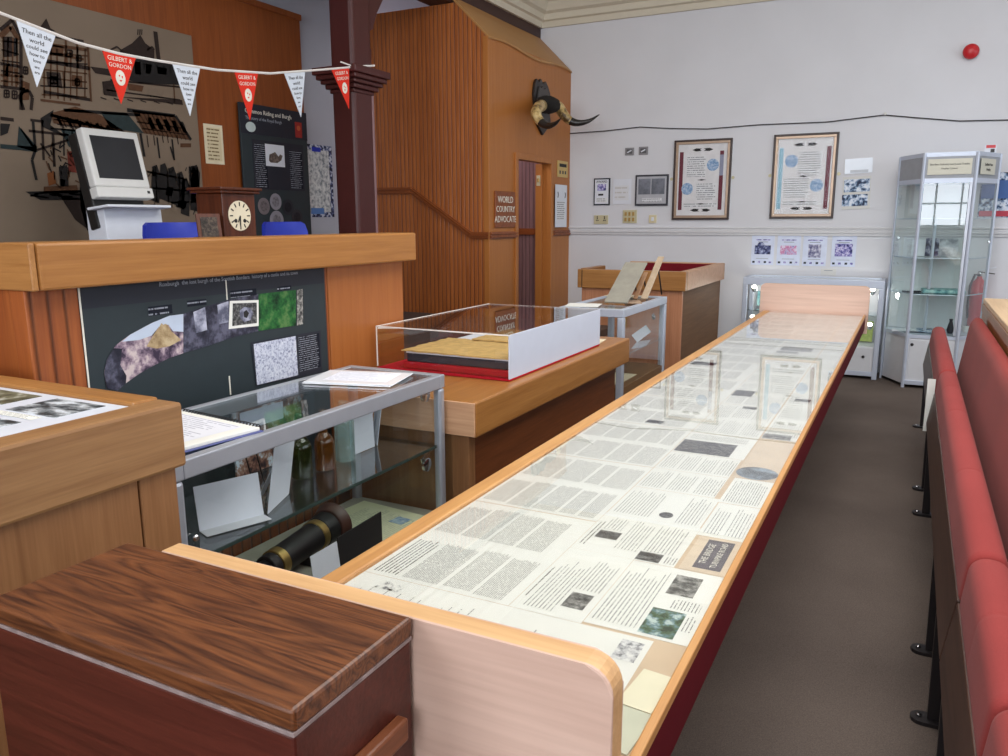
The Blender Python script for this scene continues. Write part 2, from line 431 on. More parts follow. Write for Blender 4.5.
def polys(name, plist, mats, parent=None):
    """flat polygons: list of (points3d, material index)"""
    bm = bmesh.new()
    for pts, mi in plist:
        f = bm.faces.new([bm.verts.new(p) for p in pts]); f.material_index = mi
    me = bpy.data.meshes.new(name); bm.to_mesh(me); bm.free()
    return link(name, me, mats, parent)

def on_table(p, z): return (p[0], p[1], z)

def text_quad(name, origin, udir, vdir, w, h, mat, parent):
    """printed block: lines run along udir for w metres, stacked along vdir for h metres"""
    o3, u3, v3 = Vector(origin), Vector(udir).normalized(), Vector(vdir).normalized()
    me = bpy.data.meshes.new(name)
    me.from_pydata([o3, o3 + u3 * w, o3 + u3 * w + v3 * h, o3 + v3 * h], [], [(0, 1, 2, 3)])
    uv = me.uv_layers.new(name='UVMap')
    for li, c in zip(range(4), ((0, 0), (w, 0), (w, h), (0, h))): uv.data[li].uv = c
    at = me.attributes.new('line_len', 'FLOAT', 'POINT')
    for k in range(4): at.data[k].value = w
    return link(name, me, mat, parent)

def lettering(name, s, size, origin, xd, yd, mat, parent, align='CENTER', depth=0.0006, bold=0.0):
    cu = bpy.data.curves.new('lettering_curve', 'FONT'); cu.body = s; cu.size = size
    cu.align_x = align; cu.align_y = 'CENTER'; cu.extrude = depth; cu.resolution_u = 2; cu.offset = bold
    ob = bpy.data.objects.new('lettering_source', cu); COL.objects.link(ob)
    bpy.context.view_layer.update()
    dg = bpy.context.evaluated_depsgraph_get()
    me = bpy.data.meshes.new_from_object(ob.evaluated_get(dg))
    bpy.data.objects.remove(ob); bpy.data.curves.remove(cu)
    x = Vector(xd).normalized(); y = Vector(yd).normalized(); z = x.cross(y)
    m = Matrix((x, y, z)).transposed().to_4x4(); m.translation = Vector(origin)
    me.transform(m); me.materials.clear()
    return link(name, me, mat, parent)

def disc(name, c, r, n, mat, parent=None, ry=None, th=0.002, up=(0, 0, 1), seg=24):
    c, n, up = Vector(c), Vector(n).normalized(), Vector(up)
    a = up.cross(n).normalized(); b = n.cross(a); ry = ry or r
    bm = bmesh.new()
    lo = [bm.verts.new(c + a * r * math.cos(2 * math.pi * k / seg) + b * ry * math.sin(2 * math.pi * k / seg)) for k in range(seg)]
    hi = [bm.verts.new(v.co + n * th) for v in lo]
    bm.faces.new(lo[::-1]); bm.faces.new(hi)
    for k in range(seg): bm.faces.new((lo[k], lo[(k + 1) % seg], hi[(k + 1) % seg], hi[k]))
    return fin(bm, name, mat, parent)

def slab(name, c, u, v, w, h, th, mat, parent=None, bevel=0.0):
    """thin board centred at c, w along u, h along v, thickness th along u x v"""
    c, u, v = Vector(c), Vector(u).normalized(), Vector(v).normalized(); n = u.cross(v)
    bm = bmesh.new(); bm_box(bm, -w / 2, w / 2, -h / 2, h / 2, -th / 2, th / 2, bevel)
    m = Matrix((u, v, n)).transposed().to_4x4(); m.translation = c
    bmesh.ops.transform(bm, matrix=m, verts=bm.verts[:])
    return fin(bm, name, mat, parent)

# ================================================================== SETTING
YW, XB, XL = 8.60, -3.547, -5.0
struct(box('floor', -5.3, 5.0, -3.6, 8.9, -0.12, 0.0, M_carpet, bevel=0))
struct(box('wall_far', -5.3, 5.0, YW, YW + 0.2, 0, 4.4, M_wall, bevel=0))
struct(box('wall_left', XL - 0.2, XL, -3.6, YW, 0, 4.4, M_alcove, bevel=0))
struct(box('ceiling', -5.3, 5.0, -3.6, 8.9, 4.3, 4.42, M_ceiling, bevel=0))

def wall_with_windows(name, plane, k0, k1, a0, a1, wins, zt=4.3):
    """wall slab with rectangular openings; plane 'x' runs along y, plane 'y' runs along x"""
    cuts = sorted(wins); lst = []; cur = a0
    def B(p, q, z0, z1): lst.append((k0, k1, p, q, z0, z1) if plane == 'x' else (p, q, k0, k1, z0, z1))
    for (p, q, z0, z1) in cuts:
        B(cur, p, 0, zt); B(p, q, 0, z0); B(p, q, z1, zt); cur = q
    B(cur, a1, 0, zt)
    return struct(boxes(name, lst, M_wall, bevel=0))
RW = [(-1.6, 0.6, 1.5, 3.9), (1.6, 3.8, 1.5, 3.9), (4.8, 7.0, 1.5, 3.9)]
BW = [(-3.6, -1.4, 1.3, 3.9), (-0.6, 1.8, 1.3, 3.9)]
wall_with_windows('wall_right', 'x', 4.8, 5.0, -3.6, YW, RW)
wall_with_windows('wall_back', 'y', -3.8, -3.6, -5.3, 5.0, BW)
wn = 0
for plane, k, wins in (('x', 4.86, RW), ('y', -3.68, BW)):
    for (p, q, z0, z1) in wins:
        wn += 1
        lst = []
        def B(a, b, c, d, w=0.03): lst.append((k - w, k + w, a, b, c, d) if plane == 'x' else (a, b, k - w, k + w, c, d))
        B(p, p + 0.07, z0, z1); B(q - 0.07, q, z0, z1); B(p, q, z0, z0 + 0.07); B(p, q, z1 - 0.07, z1)
        for i in range(1, 5): B(p + (q - p) * i / 5 - 0.018, p + (q - p) * i / 5 + 0.018, z0, z1, 0.02)
        for i in range(1, 5): B(p, q, z0 + (z1 - z0) * i / 5 - 0.018, z0 + (z1 - z0) * i / 5 + 0.018, 0.02)
        struct(boxes('window_%d' % wn, lst, M_trimw, bevel=0))

# dado rails on the far wall, skirting, cornices
struct(boxes('trim_1', [(XB, 5.0, YW - 0.018, YW, 1.335, 1.36), (XB, 5.0, YW - 0.03, YW, 1.36, 1.385), (XB, 5.0, YW - 0.012, YW, 1.385, 1.405), (XB, 5.0, YW - 0.022, YW, 1.405, 1.42)], M_trimw, bevel=0.004))
struct(box('baseboard_far', XB, 5.0, YW - 0.02, YW, 0, 0.16, M_trimw))
cp = [(0, 3.60), (0.03, 3.60), (0.035, 3.66), (0.07, 3.67), (0.075, 3.73), (0.12, 3.75), (0.16, 3.83), (0.20, 3.85), (0.205, 3.9), (0.30, 4.0), (0.34, 4.02), (0.34, 4.3), (0, 4.3)]
struct(prism('trim_2', [(YW - a, z) for a, z in cp], 'x', -3.92, 5.0, M_cornice))
struct(prism('trim_3', [(-3.92 + a, z) for a, z in cp], 'y', -3.6, YW, M_cornice))
struct(box('wall_beam', -4.16, -3.92, -3.6, YW, 3.44, 4.3, M_beam, bevel=0))
struct(box('wall_alcove_end', XL, -4.16, 8.3, YW, 0, 4.3, M_alcove, bevel=0))

# maroon column with capital and curved bracket under the beam
struct(box('trim_column', -4.165, -3.95, 5.19, 5.44, 0, 3.44, M_column, bevel=0.025))
cap = [(0.010, 2.475, 0.03), (0.035, 2.505, 0.035), (0.06, 2.54, 0.03), (0.085, 2.57, 0.035), (0.105, 2.605, 0.055)]
lst = []
for (e, z0, dz) in cap:
    lst.append((-4.165 - e, -3.95 + e, 5.19 - e, 5.44 + e, z0, z0 + dz))
struct(boxes('trim_capital', lst, M_column, bevel=0.008))
br = [(5.44, 2.66), (5.49, 2.66), (5.50, 2.84), (5.46, 2.86), (5.47, 2.98), (5.53, 3.0), (5.58, 3.14), (5.70, 3.30), (5.90, 3.44), (5.44, 3.44)]
struct(prism('trim_bracket', br, 'x', -4.11, -3.99, M_column, bevel=0.008))
struct(tube('trim_bead', [(-3.953, 5.432, 0.05), (-3.953, 5.432, 2.475)], 0.014, flat('column_bead', (120, 84, 84), 0.35)))

# timber booth in the far corner (stair enclosure) : front boards, side with doorway, sloping roof
YF = 6.64
fp = [(-4.98, 0), (XB, 0), (XB, 3.125), (-3.86, 3.435), (-4.98, 3.435)]
struct(prism('wall_booth_front', fp, 'y', YF, YF + 0.05, W_booth))
DY0, DY1, DZ = 7.236, 8.04, 2.09
def ytop(y): return 3.125 + 0.012 * math.sin((y - YF) * 5.2)
sp_ = []
bm = bmesh.new()
def side_piece(poly):
    lo = [bm.verts.new((XB - 0.075, y, z)) for y, z in poly]; hi = [bm.verts.new((XB, y, z)) for y, z in poly]
    n = len(poly); bm.faces.new(lo[::-1]); bm.faces.new(hi)
    for i in range(n): bm.faces.new((lo[i], lo[(i + 1) % n], hi[(i + 1) % n], hi[i]))
side_piece([(YF + 0.05, 0), (DY0, 0), (DY0, 3.12), (YF + 0.05, 3.12)])
side_piece([(DY0, DZ), (DY1, DZ), (DY1, 3.12), (DY0, 3.12)])
side_piece([(DY1, 0), (YW, 0), (YW, 3.12), (DY1, 3.12)])
struct(fin(bm, 'wall_booth_side', W_boothside, None))
roof = []
n = 24
bm = bmesh.new()
for k in range(n + 1):
    y = YF - 0.005 + (YW - YF) * k / n
    w = 0.02 * math.sin((k / n) * 9.0) * (1 if 0 < k < n else 0)
    bm.verts.new((XB + 0.012, y, 3.115 + w)); bm.verts.new((-3.94, y, 3.515))
bm.verts.ensure_lookup_table()
for k in range(n):
    bm.faces.new((bm.verts[2 * k], bm.verts[2 * k + 2], bm.verts[2 * k + 3], bm.verts[2 * k + 1]))
ret = bmesh.ops.extrude_face_region(bm, geom=bm.faces[:])
bmesh.ops.translate(bm, vec=(0, 0, -0.02), verts=[v for v in ret['geom'] if isinstance(v, bmesh.types.BMVert)])
struct(fin(bm, 'trim_booth_roof', wood('booth_roof_ply', (186, 138, 84), (170, 122, 70), 'y', 0.5, contrast=0.6), None))
struct(box('trim_corner_post', XB - 0.05, XB + 0.006, YF - 0.006, YF + 0.06, 0, 3.12, W_boothside))
# moulded rail on the booth front (level, sloping, level) and its side
rp = [(-4.98, 1.79), (-4.395, 1.79), (-3.73, 1.362), (XB, 1.362)]
def rail_poly(off0, off1):
    up = [(x, z + off1) for x, z in rp]; dn = [(x, z + off0) for x, z in rp]
    return up + dn[::-1]
for i, (a, b, th) in enumerate(((-0.038, 0.028, 0.018), (-0.026, -0.008, 0.03), (0.004, 0.018, 0.03))):
    struct(prism('trim_booth_rail', rail_poly(a, b), 'y', YF - th, YF, W_rail))
for a, b in ((YF, DY0 - 0.03), (DY1 + 0.08, YW)):
    struct(boxes('trim_booth_side_rail', [(XB, XB + 0.018, a, b, 1.325, 1.39), (XB, XB + 0.03, a, b, 1.336, 1.354), (XB, XB + 0.03, a, b, 1.366, 1.38)], W_rail))
ll = bpy.data.lights.new('lobby_lamp', 'POINT'); ll.energy = 26; ll.color = (.86, .88, 1.0); ll.shadow_soft_size = .1
lo_ = bpy.data.objects.new('lobby_lamp', ll); COL.objects.link(lo_); lo_.location = (-4.3, 7.35, 2.7)
# door frame, lobby boards behind, latch
struct(boxes('trim_door_frame', [(XB, XB + 0.02, DY0 - 0.06, DY0, 0, DZ + 0.06), (XB, XB + 0.02, DY1, DY1 + 0.07, 0, DZ + 0.06), (XB, XB + 0.02, DY0, DY1, DZ, DZ + 0.06), (XB - 0.15, XB - 0.075, DY1 - 0.045, DY1 + 0.02, 0, DZ)], W_boothside))
struct(box('wall_lobby', -4.9, XB - 0.08, DY1 + 0.03, DY1 + 0.08, 0, 3.1, wood('lobby_board_wood', (150, 112, 110), (118, 86, 88), 'z', 0.5, groove=0.045, gaxis='x')))
struct(boxes('trim_lobby_rail', [(-4.9, XB - 0.08, DY1 + 0.008, DY1 + 0.03, 1.34, 1.41)], W_rail))
lk = thing('door_latch', 'small brass latch plate on the door post inside the dark doorway', 'latch', (XB - 0.115, DY1 - 0.055, 1.87))
box('plate', XB - 0.135, XB - 0.09, DY1 - 0.052, DY1 - 0.045, 1.86, 1.97, M_brassp, lk)
box('keeper', XB - 0.12, XB - 0.10, DY1 - 0.072, DY1 - 0.052, 1.9, 1.94, M_brass, lk)

# wood panelling of the alcove wall
struct(box('wall_panelling', XL, XL + 0.035, -3.0, 5.79, 0, 3.26, W_walldark))
struct(box('trim_panelling_cap', XL, XL + 0.05, -3.0, 5.8, 3.22, 3.27, W_walldark))

# ================================================================== ALCOVE
# judge platform (raised floor behind the bench)
struct(box('floor_platform', XL, -2.24, -2.6, 6.6, 0, 0.6, flat('platform_carpet', (80, 60, 52), 0.95)))

mu = thing('mural', 'large brown ink mural of gabled houses, market stalls and a mill on the alcove wall', 'mural', (-4.96, 3.3, 1.0))
box('board', -4.9645, -4.945, 2.0, 4.55, 1.0, 2.86, M_mural, mu)
XM = -4.941
def mp_(p): return (XM, p[0], p[1])
INK = []
def fill(mi, *pts): INK.append(([mp_(p) for p in pts], mi))
def stroke(mi, w, *pts):
    for a, b in zip(pts, pts[1:]):
        d = Vector((b[0] - a[0], b[1] - a[1])); L = d.length
        if L < 1e-5: continue
        nn = Vector((-d.y, d.x)) / L * w / 2
        INK.append(([mp_((a[0] + nn.x, a[1] + nn.y)), mp_((b[0] + nn.x, b[1] + nn.y)), mp_((b[0] - nn.x, b[1] - nn.y)), mp_((a[0] - nn.x, a[1] - nn.y))], mi))
def rect(mi, y0, y1, z0, z1): fill(mi, (y0, z0), (y1, z0), (y1, z1), (y0, z1))
stroke(0, 0.02, (3.101, 2.617), (3.180, 2.688), (3.224, 2.603), (3.170, 2.170))
stroke(1, 0.03, (3.096, 2.578), (3.165, 2.648), (3.207, 2.580))
fill(0, (3.113, 2.581), (3.168, 2.592), (3.153, 2.476), (3.098, 2.463))
fill(4, (3.177, 2.584), (3.202, 2.589), (3.189, 2.486), (3.163, 2.478))
stroke(0, 0.018, (3.077, 2.425), (3.198, 2.426))
stroke(0, 0.018, (3.060, 2.291), (3.213, 2.296))
stroke(1, 0.014, (3.069, 2.358), (3.211, 2.370))
stroke(1, 0.014, (3.115, 2.413), (3.090, 2.295))
stroke(1, 0.014, (3.165, 2.411), (3.158, 2.300))
fill(1, (3.096, 2.419), (3.134, 2.435), (3.140, 2.388), (3.111, 2.351), (3.086, 2.370))
stroke(0, 0.02, (3.172, 2.248), (3.187, 2.172))
stroke(0, 0.02, (3.234, 2.177), (3.252, 2.254), (3.235, 2.292), (3.196, 2.281), (3.167, 2.244))
fill(0, (3.356, 2.686), (3.401, 2.744), (3.421, 2.689), (3.459, 2.677), (3.331, 2.658))
stroke(0, 0.02, (3.325, 2.645), (3.644, 2.651))
stroke(1, 0.02, (3.343, 2.586), (3.667, 2.604))
stroke(0, 0.025, (3.327, 2.486), (3.669, 2.490))
stroke(1, 0.015, (3.348, 2.538), (3.631, 2.540))
fill(0, (3.362, 2.422), (3.456, 2.431), (3.459, 2.336), (3.361, 2.336))
fill(1, (3.536, 2.429), (3.607, 2.433), (3.601, 2.362), (3.526, 2.360))
stroke(1, 0.014, (3.480, 2.440), (3.473, 2.338))
stroke(0, 0.02, (3.330, 2.298), (3.650, 2.289))
stroke(1, 0.015, (3.302, 2.245), (3.573, 2.248))
stroke(1, 0.016, (3.672, 2.646), (3.654, 2.279))
stroke(1, 0.014, (3.518, 2.658), (3.507, 2.475))
stroke(1, 0.014, (3.597, 2.653), (3.584, 2.477))
fill(1, (3.388, 2.594), (3.499, 2.595), (3.487, 2.532), (3.384, 2.525))
fill(1, (3.192, 2.348), (3.245, 2.336), (3.228, 2.236), (3.182, 2.230))
stroke(0, 0.035, (4.220, 2.825), (4.229, 2.635))
fill(0, (3.917, 2.648), (4.015, 2.709), (4.090, 2.777), (4.126, 2.729), (4.198, 2.698), (4.191, 2.633), (3.900, 2.613))
fill(4, (3.860, 2.606), (4.360, 2.634), (4.405, 2.489), (4.055, 2.451), (3.820, 2.471))
fill(6, (4.016, 2.589), (4.071, 2.598), (4.067, 2.509), (4.020, 2.508))
fill(6, (4.112, 2.593), (4.167, 2.591), (4.146, 2.527), (4.107, 2.526))
fill(6, (4.209, 2.587), (4.296, 2.589), (4.285, 2.542), (4.210, 2.537))
fill(0, (3.675, 2.502), (3.837, 2.510), (3.858, 2.466), (3.707, 2.465))
fill(0, (3.751, 2.419), (3.842, 2.442), (3.856, 2.336), (4.410, 2.384), (4.415, 2.349), (3.754, 2.334))
fill(1, (3.945, 2.436), (4.081, 2.437), (4.063, 2.396), (3.954, 2.393))
fill(6, (4.109, 2.441), (4.131, 2.383), (4.180, 2.442), (4.218, 2.394), (4.258, 2.446), (4.230, 2.373), (4.115, 2.370))
stroke(0, 0.012, (3.838, 2.634), (3.893, 2.665), (3.946, 2.632))
stroke(0, 0.012, (4.135, 2.686), (4.181, 2.717), (4.198, 2.698))
fill(1, (3.358, 2.172), (3.536, 2.233), (3.714, 2.200), (3.908, 2.100), (3.373, 2.112))
fill(4, (3.288, 2.134), (3.383, 2.195), (3.350, 2.100), (3.476, 2.019), (3.293, 2.084))
stroke(0, 0.02, (3.357, 2.161), (3.881, 2.097))
fill(2, (3.415, 2.086), (3.555, 2.089), (3.528, 1.960), (3.459, 1.976))
fill(2, (3.716, 2.222), (3.923, 2.235), (4.046, 2.112), (3.780, 2.121))
stroke(4, 0.02, (3.452, 2.202), (4.031, 2.235))
stroke(4, 0.012, (3.347, 2.079), (3.854, 2.084))
stroke(0, 0.014, (3.402, 2.166), (3.438, 2.088))
stroke(0, 0.014, (3.470, 2.161), (3.507, 2.086))
stroke(0, 0.014, (3.539, 2.156), (3.578, 2.084))
stroke(0, 0.014, (3.610, 2.151), (3.651, 2.083))
stroke(0, 0.014, (3.682, 2.146), (3.725, 2.081))
stroke(0, 0.014, (3.757, 2.140), (3.801, 2.079))
fill(1, (3.966, 2.262), (4.322, 2.267), (4.459, 2.101), (4.046, 2.112))
stroke(4, 0.025, (3.926, 2.257), (4.337, 2.262), (4.465, 2.102))
fill(4, (4.086, 2.225), (4.120, 2.227), (4.151, 2.149), (4.111, 2.150))
fill(4, (4.154, 2.226), (4.188, 2.227), (4.221, 2.149), (4.180, 2.150))
fill(4, (4.223, 2.226), (4.258, 2.228), (4.292, 2.149), (4.250, 2.150))
fill(4, (4.294, 2.227), (4.330, 2.228), (4.364, 2.148), (4.322, 2.149))
fill(4, (4.366, 2.227), (4.403, 2.228), (4.438, 2.148), (4.395, 2.149))
fill(6, (4.170, 2.221), (4.188, 2.220), (4.222, 2.156), (4.198, 2.159))
fill(6, (4.240, 2.221), (4.258, 2.221), (4.293, 2.156), (4.269, 2.158))
fill(6, (4.311, 2.221), (4.329, 2.221), (4.365, 2.155), (4.341, 2.158))
stroke(4, 0.02, (4.018, 2.110), (4.034, 1.951))
stroke(4, 0.014, (4.157, 2.094), (4.165, 1.948))
stroke(4, 0.014, (4.289, 2.092), (4.295, 1.944), (4.268, 2.038))
fill(1, (4.362, 2.069), (4.463, 2.077), (4.460, 2.048), (4.359, 2.040))
fill(2, (3.144, 2.073), (3.245, 1.959), (3.237, 1.922), (3.118, 1.949))
fill(2, (3.018, 1.957), (3.224, 1.957), (3.246, 1.927), (3.015, 1.932))
stroke(0, 0.02, (3.037, 2.107), (3.117, 2.106))
fill(4, (3.033, 2.078), (3.093, 2.080), (3.070, 2.024), (3.024, 2.004))
stroke(0, 0.016, (3.222, 2.117), (3.308, 2.116))
stroke(4, 0.018, (3.238, 2.109), (3.232, 1.938), (3.203, 1.876), (3.216, 1.755))
stroke(0, 0.016, (3.298, 2.125), (3.279, 1.880))
stroke(0, 0.016, (3.203, 2.051), (3.468, 2.049))
stroke(0, 0.014, (3.243, 1.939), (3.464, 2.018))
stroke(0, 0.018, (3.361, 2.050), (3.346, 1.843))
stroke(0, 0.012, (3.270, 1.981), (3.326, 1.904))
fill(3, (3.444, 1.943), (3.528, 1.960), (3.522, 1.811), (3.441, 1.817))
fill(5, (3.291, 1.799), (3.338, 1.818), (3.347, 1.740), (3.293, 1.721))
fill(4, (3.375, 1.845), (3.434, 1.859), (3.429, 1.722), (3.371, 1.720))
fill(4, (3.523, 1.917), (3.650, 1.860), (3.596, 1.397), (3.527, 1.442), (3.497, 1.595))
fill(4, (3.137, 1.681), (3.510, 1.703), (3.526, 1.638), (3.227, 1.632))
fill(0, (3.364, 1.656), (3.527, 1.649), (3.540, 1.442), (3.451, 1.508))
fill(1, (3.259, 1.716), (3.489, 1.734), (3.495, 1.681), (3.254, 1.674))
fill(6, (3.378, 1.772), (3.411, 1.763), (3.399, 1.720), (3.368, 1.730))
fill(4, (4.092, 1.885), (4.134, 1.901), (4.156, 1.841), (4.128, 1.627), (4.055, 1.649))
fill(4, (4.165, 1.901), (4.208, 1.918), (4.232, 1.857), (4.203, 1.640), (4.129, 1.663))
fill(4, (4.237, 1.881), (4.281, 1.898), (4.305, 1.837), (4.276, 1.617), (4.200, 1.640))
fill(4, (4.309, 1.849), (4.354, 1.866), (4.378, 1.803), (4.350, 1.581), (4.272, 1.605))
fill(4, (4.350, 1.802), (4.396, 1.819), (4.421, 1.756), (4.392, 1.532), (4.313, 1.556))
fill(4, (4.455, 1.905), (4.501, 1.923), (4.527, 1.860), (4.498, 1.633), (4.417, 1.657))
fill(6, (4.021, 1.881), (4.105, 1.874), (4.113, 1.816), (4.043, 1.824))
fill(6, (4.208, 1.748), (4.268, 1.746), (4.246, 1.677), (4.187, 1.688))
fill(6, (4.304, 1.654), (4.381, 1.646), (4.363, 1.594), (4.284, 1.605))
stroke(6, 0.014, (4.045, 1.848), (4.508, 1.796))
stroke(6, 0.014, (4.033, 1.735), (4.501, 1.721))
stroke(6, 0.014, (4.021, 1.623), (4.493, 1.646))
stroke(6, 0.01, (4.123, 1.910), (4.107, 1.627))
stroke(6, 0.01, (4.226, 1.916), (4.211, 1.628))
stroke(6, 0.01, (4.332, 1.923), (4.317, 1.630))
stroke(6, 0.01, (4.441, 1.929), (4.427, 1.632))
stroke(0, 0.02, (4.503, 1.908), (4.501, 1.557))
fill(4, (4.423, 1.904), (4.472, 1.914), (4.505, 1.858), (4.486, 1.570), (4.406, 1.582))
stroke(1, 0.01, (3.114, 2.581), (3.083, 2.295))
stroke(1, 0.01, (3.143, 2.586), (3.103, 2.296))
stroke(1, 0.01, (3.173, 2.588), (3.131, 2.305))
stroke(1, 0.01, (3.195, 2.592), (3.168, 2.316))
stroke(1, 0.009, (3.103, 2.556), (3.212, 2.564))
stroke(0, 0.009, (3.095, 2.505), (3.197, 2.496))
stroke(0, 0.009, (3.087, 2.444), (3.197, 2.447))
stroke(0, 0.009, (3.077, 2.384), (3.191, 2.385))
stroke(1, 0.009, (3.067, 2.325), (3.187, 2.331))
stroke(1, 0.01, (3.361, 2.546), (3.330, 2.260))
stroke(1, 0.01, (3.411, 2.565), (3.368, 2.258))
stroke(1, 0.01, (3.450, 2.574), (3.421, 2.267))
stroke(1, 0.01, (3.508, 2.583), (3.462, 2.260))
stroke(1, 0.01, (3.546, 2.582), (3.506, 2.266))
stroke(1, 0.01, (3.593, 2.594), (3.551, 2.278))
stroke(1, 0.01, (3.650, 2.607), (3.611, 2.296))
stroke(1, 0.009, (3.345, 2.533), (3.664, 2.566))
stroke(0, 0.009, (3.341, 2.476), (3.656, 2.514))
stroke(1, 0.009, (3.328, 2.431), (3.646, 2.453))
stroke(1, 0.009, (3.330, 2.384), (3.639, 2.399))
stroke(0, 0.009, (3.311, 2.331), (3.638, 2.359))
stroke(1, 0.009, (3.315, 2.279), (3.626, 2.303))
stroke(0, 0.01, (3.219, 2.429), (3.244, 2.429), (3.239, 2.390), (3.213, 2.386), (3.219, 2.429))
stroke(0, 0.007, (3.232, 2.431), (3.226, 2.388))
stroke(0, 0.007, (3.216, 2.407), (3.242, 2.411))
stroke(0, 0.01, (3.519, 2.578), (3.556, 2.581), (3.552, 2.543), (3.514, 2.537), (3.519, 2.578))
stroke(0, 0.007, (3.538, 2.581), (3.533, 2.540))
stroke(0, 0.007, (3.517, 2.558), (3.554, 2.564))
stroke(0, 0.01, (3.582, 2.558), (3.615, 2.560), (3.611, 2.526), (3.577, 2.521), (3.582, 2.558))
stroke(0, 0.007, (3.598, 2.561), (3.594, 2.524))
stroke(0, 0.007, (3.579, 2.540), (3.613, 2.545))
stroke(0, 0.01, (3.386, 2.396), (3.430, 2.399), (3.426, 2.362), (3.381, 2.355), (3.386, 2.396))
stroke(0, 0.007, (3.408, 2.399), (3.403, 2.358))
stroke(0, 0.007, (3.383, 2.376), (3.428, 2.382))
stroke(0, 0.01, (3.557, 2.409), (3.585, 2.409), (3.581, 2.371), (3.552, 2.367), (3.557, 2.409))
stroke(0, 0.007, (3.571, 2.411), (3.566, 2.369))
stroke(0, 0.007, (3.555, 2.388), (3.583, 2.392))
stroke(0, 0.01, (3.082, 2.275), (3.110, 2.275), (3.105, 2.236), (3.076, 2.232), (3.082, 2.275))
stroke(0, 0.007, (3.096, 2.277), (3.091, 2.234))
stroke(0, 0.007, (3.079, 2.253), (3.108, 2.257))
stroke(0, 0.01, (3.130, 2.277), (3.159, 2.277), (3.153, 2.234), (3.124, 2.231), (3.130, 2.277))
stroke(0, 0.007, (3.145, 2.279), (3.139, 2.232))
stroke(0, 0.007, (3.127, 2.254), (3.156, 2.258))
stroke(0, 0.008, (4.068, 2.773), (4.075, 2.812))
stroke(0, 0.008, (4.085, 2.776), (4.092, 2.815))
stroke(0, 0.008, (4.101, 2.780), (4.108, 2.818))
stroke(4, 0.008, (3.884, 2.587), (3.884, 2.544))
stroke(4, 0.008, (3.936, 2.589), (3.937, 2.546))
stroke(4, 0.008, (3.989, 2.591), (3.990, 2.547))
stroke(4, 0.008, (4.043, 2.593), (4.044, 2.549))
stroke(4, 0.008, (4.098, 2.596), (4.099, 2.551))
stroke(4, 0.008, (4.154, 2.598), (4.155, 2.553))
stroke(4, 0.008, (4.211, 2.601), (4.212, 2.555))
stroke(4, 0.008, (4.269, 2.603), (4.270, 2.557))
stroke(4, 0.008, (4.327, 2.606), (4.329, 2.560))
stroke(0, 0.008, (3.727, 2.315), (3.771, 2.308))
stroke(0, 0.008, (3.828, 2.322), (3.874, 2.315))
stroke(0, 0.008, (3.934, 2.329), (3.981, 2.321))
stroke(0, 0.008, (4.042, 2.336), (4.091, 2.328))
stroke(0, 0.008, (4.155, 2.343), (4.206, 2.335))
stroke(0, 0.008, (4.271, 2.350), (4.324, 2.343))
stroke(0, 0.012, (3.816, 2.439), (4.419, 2.475))
stroke(0, 0.01, (3.778, 2.369), (4.394, 2.382))
stroke(1, 0.01, (3.895, 2.459), (3.885, 2.318))
stroke(1, 0.01, (4.345, 2.493), (4.342, 2.347))
stroke(0, 0.008, (3.391, 2.167), (3.423, 2.097))
stroke(0, 0.008, (3.425, 2.164), (3.458, 2.096))
stroke(0, 0.008, (3.458, 2.161), (3.492, 2.095))
stroke(0, 0.008, (3.493, 2.158), (3.527, 2.094))
stroke(0, 0.008, (3.527, 2.155), (3.562, 2.094))
stroke(0, 0.008, (3.562, 2.152), (3.598, 2.093))
stroke(0, 0.008, (3.598, 2.149), (3.635, 2.092))
stroke(0, 0.008, (3.634, 2.146), (3.671, 2.091))
stroke(0, 0.008, (3.670, 2.143), (3.708, 2.090))
stroke(0, 0.008, (3.707, 2.140), (3.746, 2.089))
stroke(0, 0.008, (3.744, 2.137), (3.784, 2.088))
stroke(0, 0.008, (3.782, 2.134), (3.823, 2.087))
stroke(0, 0.008, (3.820, 2.130), (3.862, 2.087))
stroke(0, 0.008, (3.858, 2.127), (3.901, 2.086))
stroke(0, 0.007, (3.984, 2.253), (4.073, 2.110))
stroke(0, 0.007, (4.019, 2.252), (4.110, 2.109))
stroke(0, 0.007, (4.055, 2.252), (4.147, 2.107))
stroke(0, 0.007, (4.091, 2.251), (4.184, 2.106))
stroke(0, 0.007, (4.128, 2.251), (4.222, 2.105))
stroke(0, 0.007, (4.165, 2.250), (4.260, 2.103))
stroke(0, 0.007, (4.202, 2.249), (4.299, 2.102))
stroke(0, 0.007, (4.240, 2.249), (4.338, 2.101))
stroke(0, 0.007, (4.278, 2.248), (4.378, 2.099))
stroke(0, 0.007, (4.317, 2.248), (4.418, 2.098))
stroke(0, 0.009, (3.376, 2.137), (3.888, 2.109))
stroke(0, 0.009, (3.396, 2.110), (3.908, 2.095))
stroke(0, 0.009, (3.998, 2.185), (4.423, 2.180))
stroke(0, 0.008, (4.035, 2.145), (4.450, 2.137))
stroke(4, 0.01, (3.437, 2.074), (3.420, 1.916))
stroke(4, 0.01, (3.495, 2.080), (3.479, 1.910))
stroke(4, 0.01, (3.554, 2.080), (3.540, 1.923))
stroke(4, 0.01, (3.640, 2.093), (3.628, 1.936))
stroke(4, 0.01, (3.702, 2.100), (3.698, 1.944))
stroke(0, 0.008, (4.072, 2.101), (4.075, 2.019))
stroke(0, 0.008, (4.129, 2.105), (4.133, 2.035))
stroke(0, 0.008, (4.203, 2.115), (4.209, 2.061))
stroke(0, 0.008, (4.248, 2.127), (4.253, 2.063))
stroke(0, 0.008, (4.338, 2.127), (4.343, 2.060))
stroke(1, 0.009, (3.457, 1.902), (3.485, 1.860))
stroke(4, 0.009, (3.357, 1.958), (3.402, 1.939))
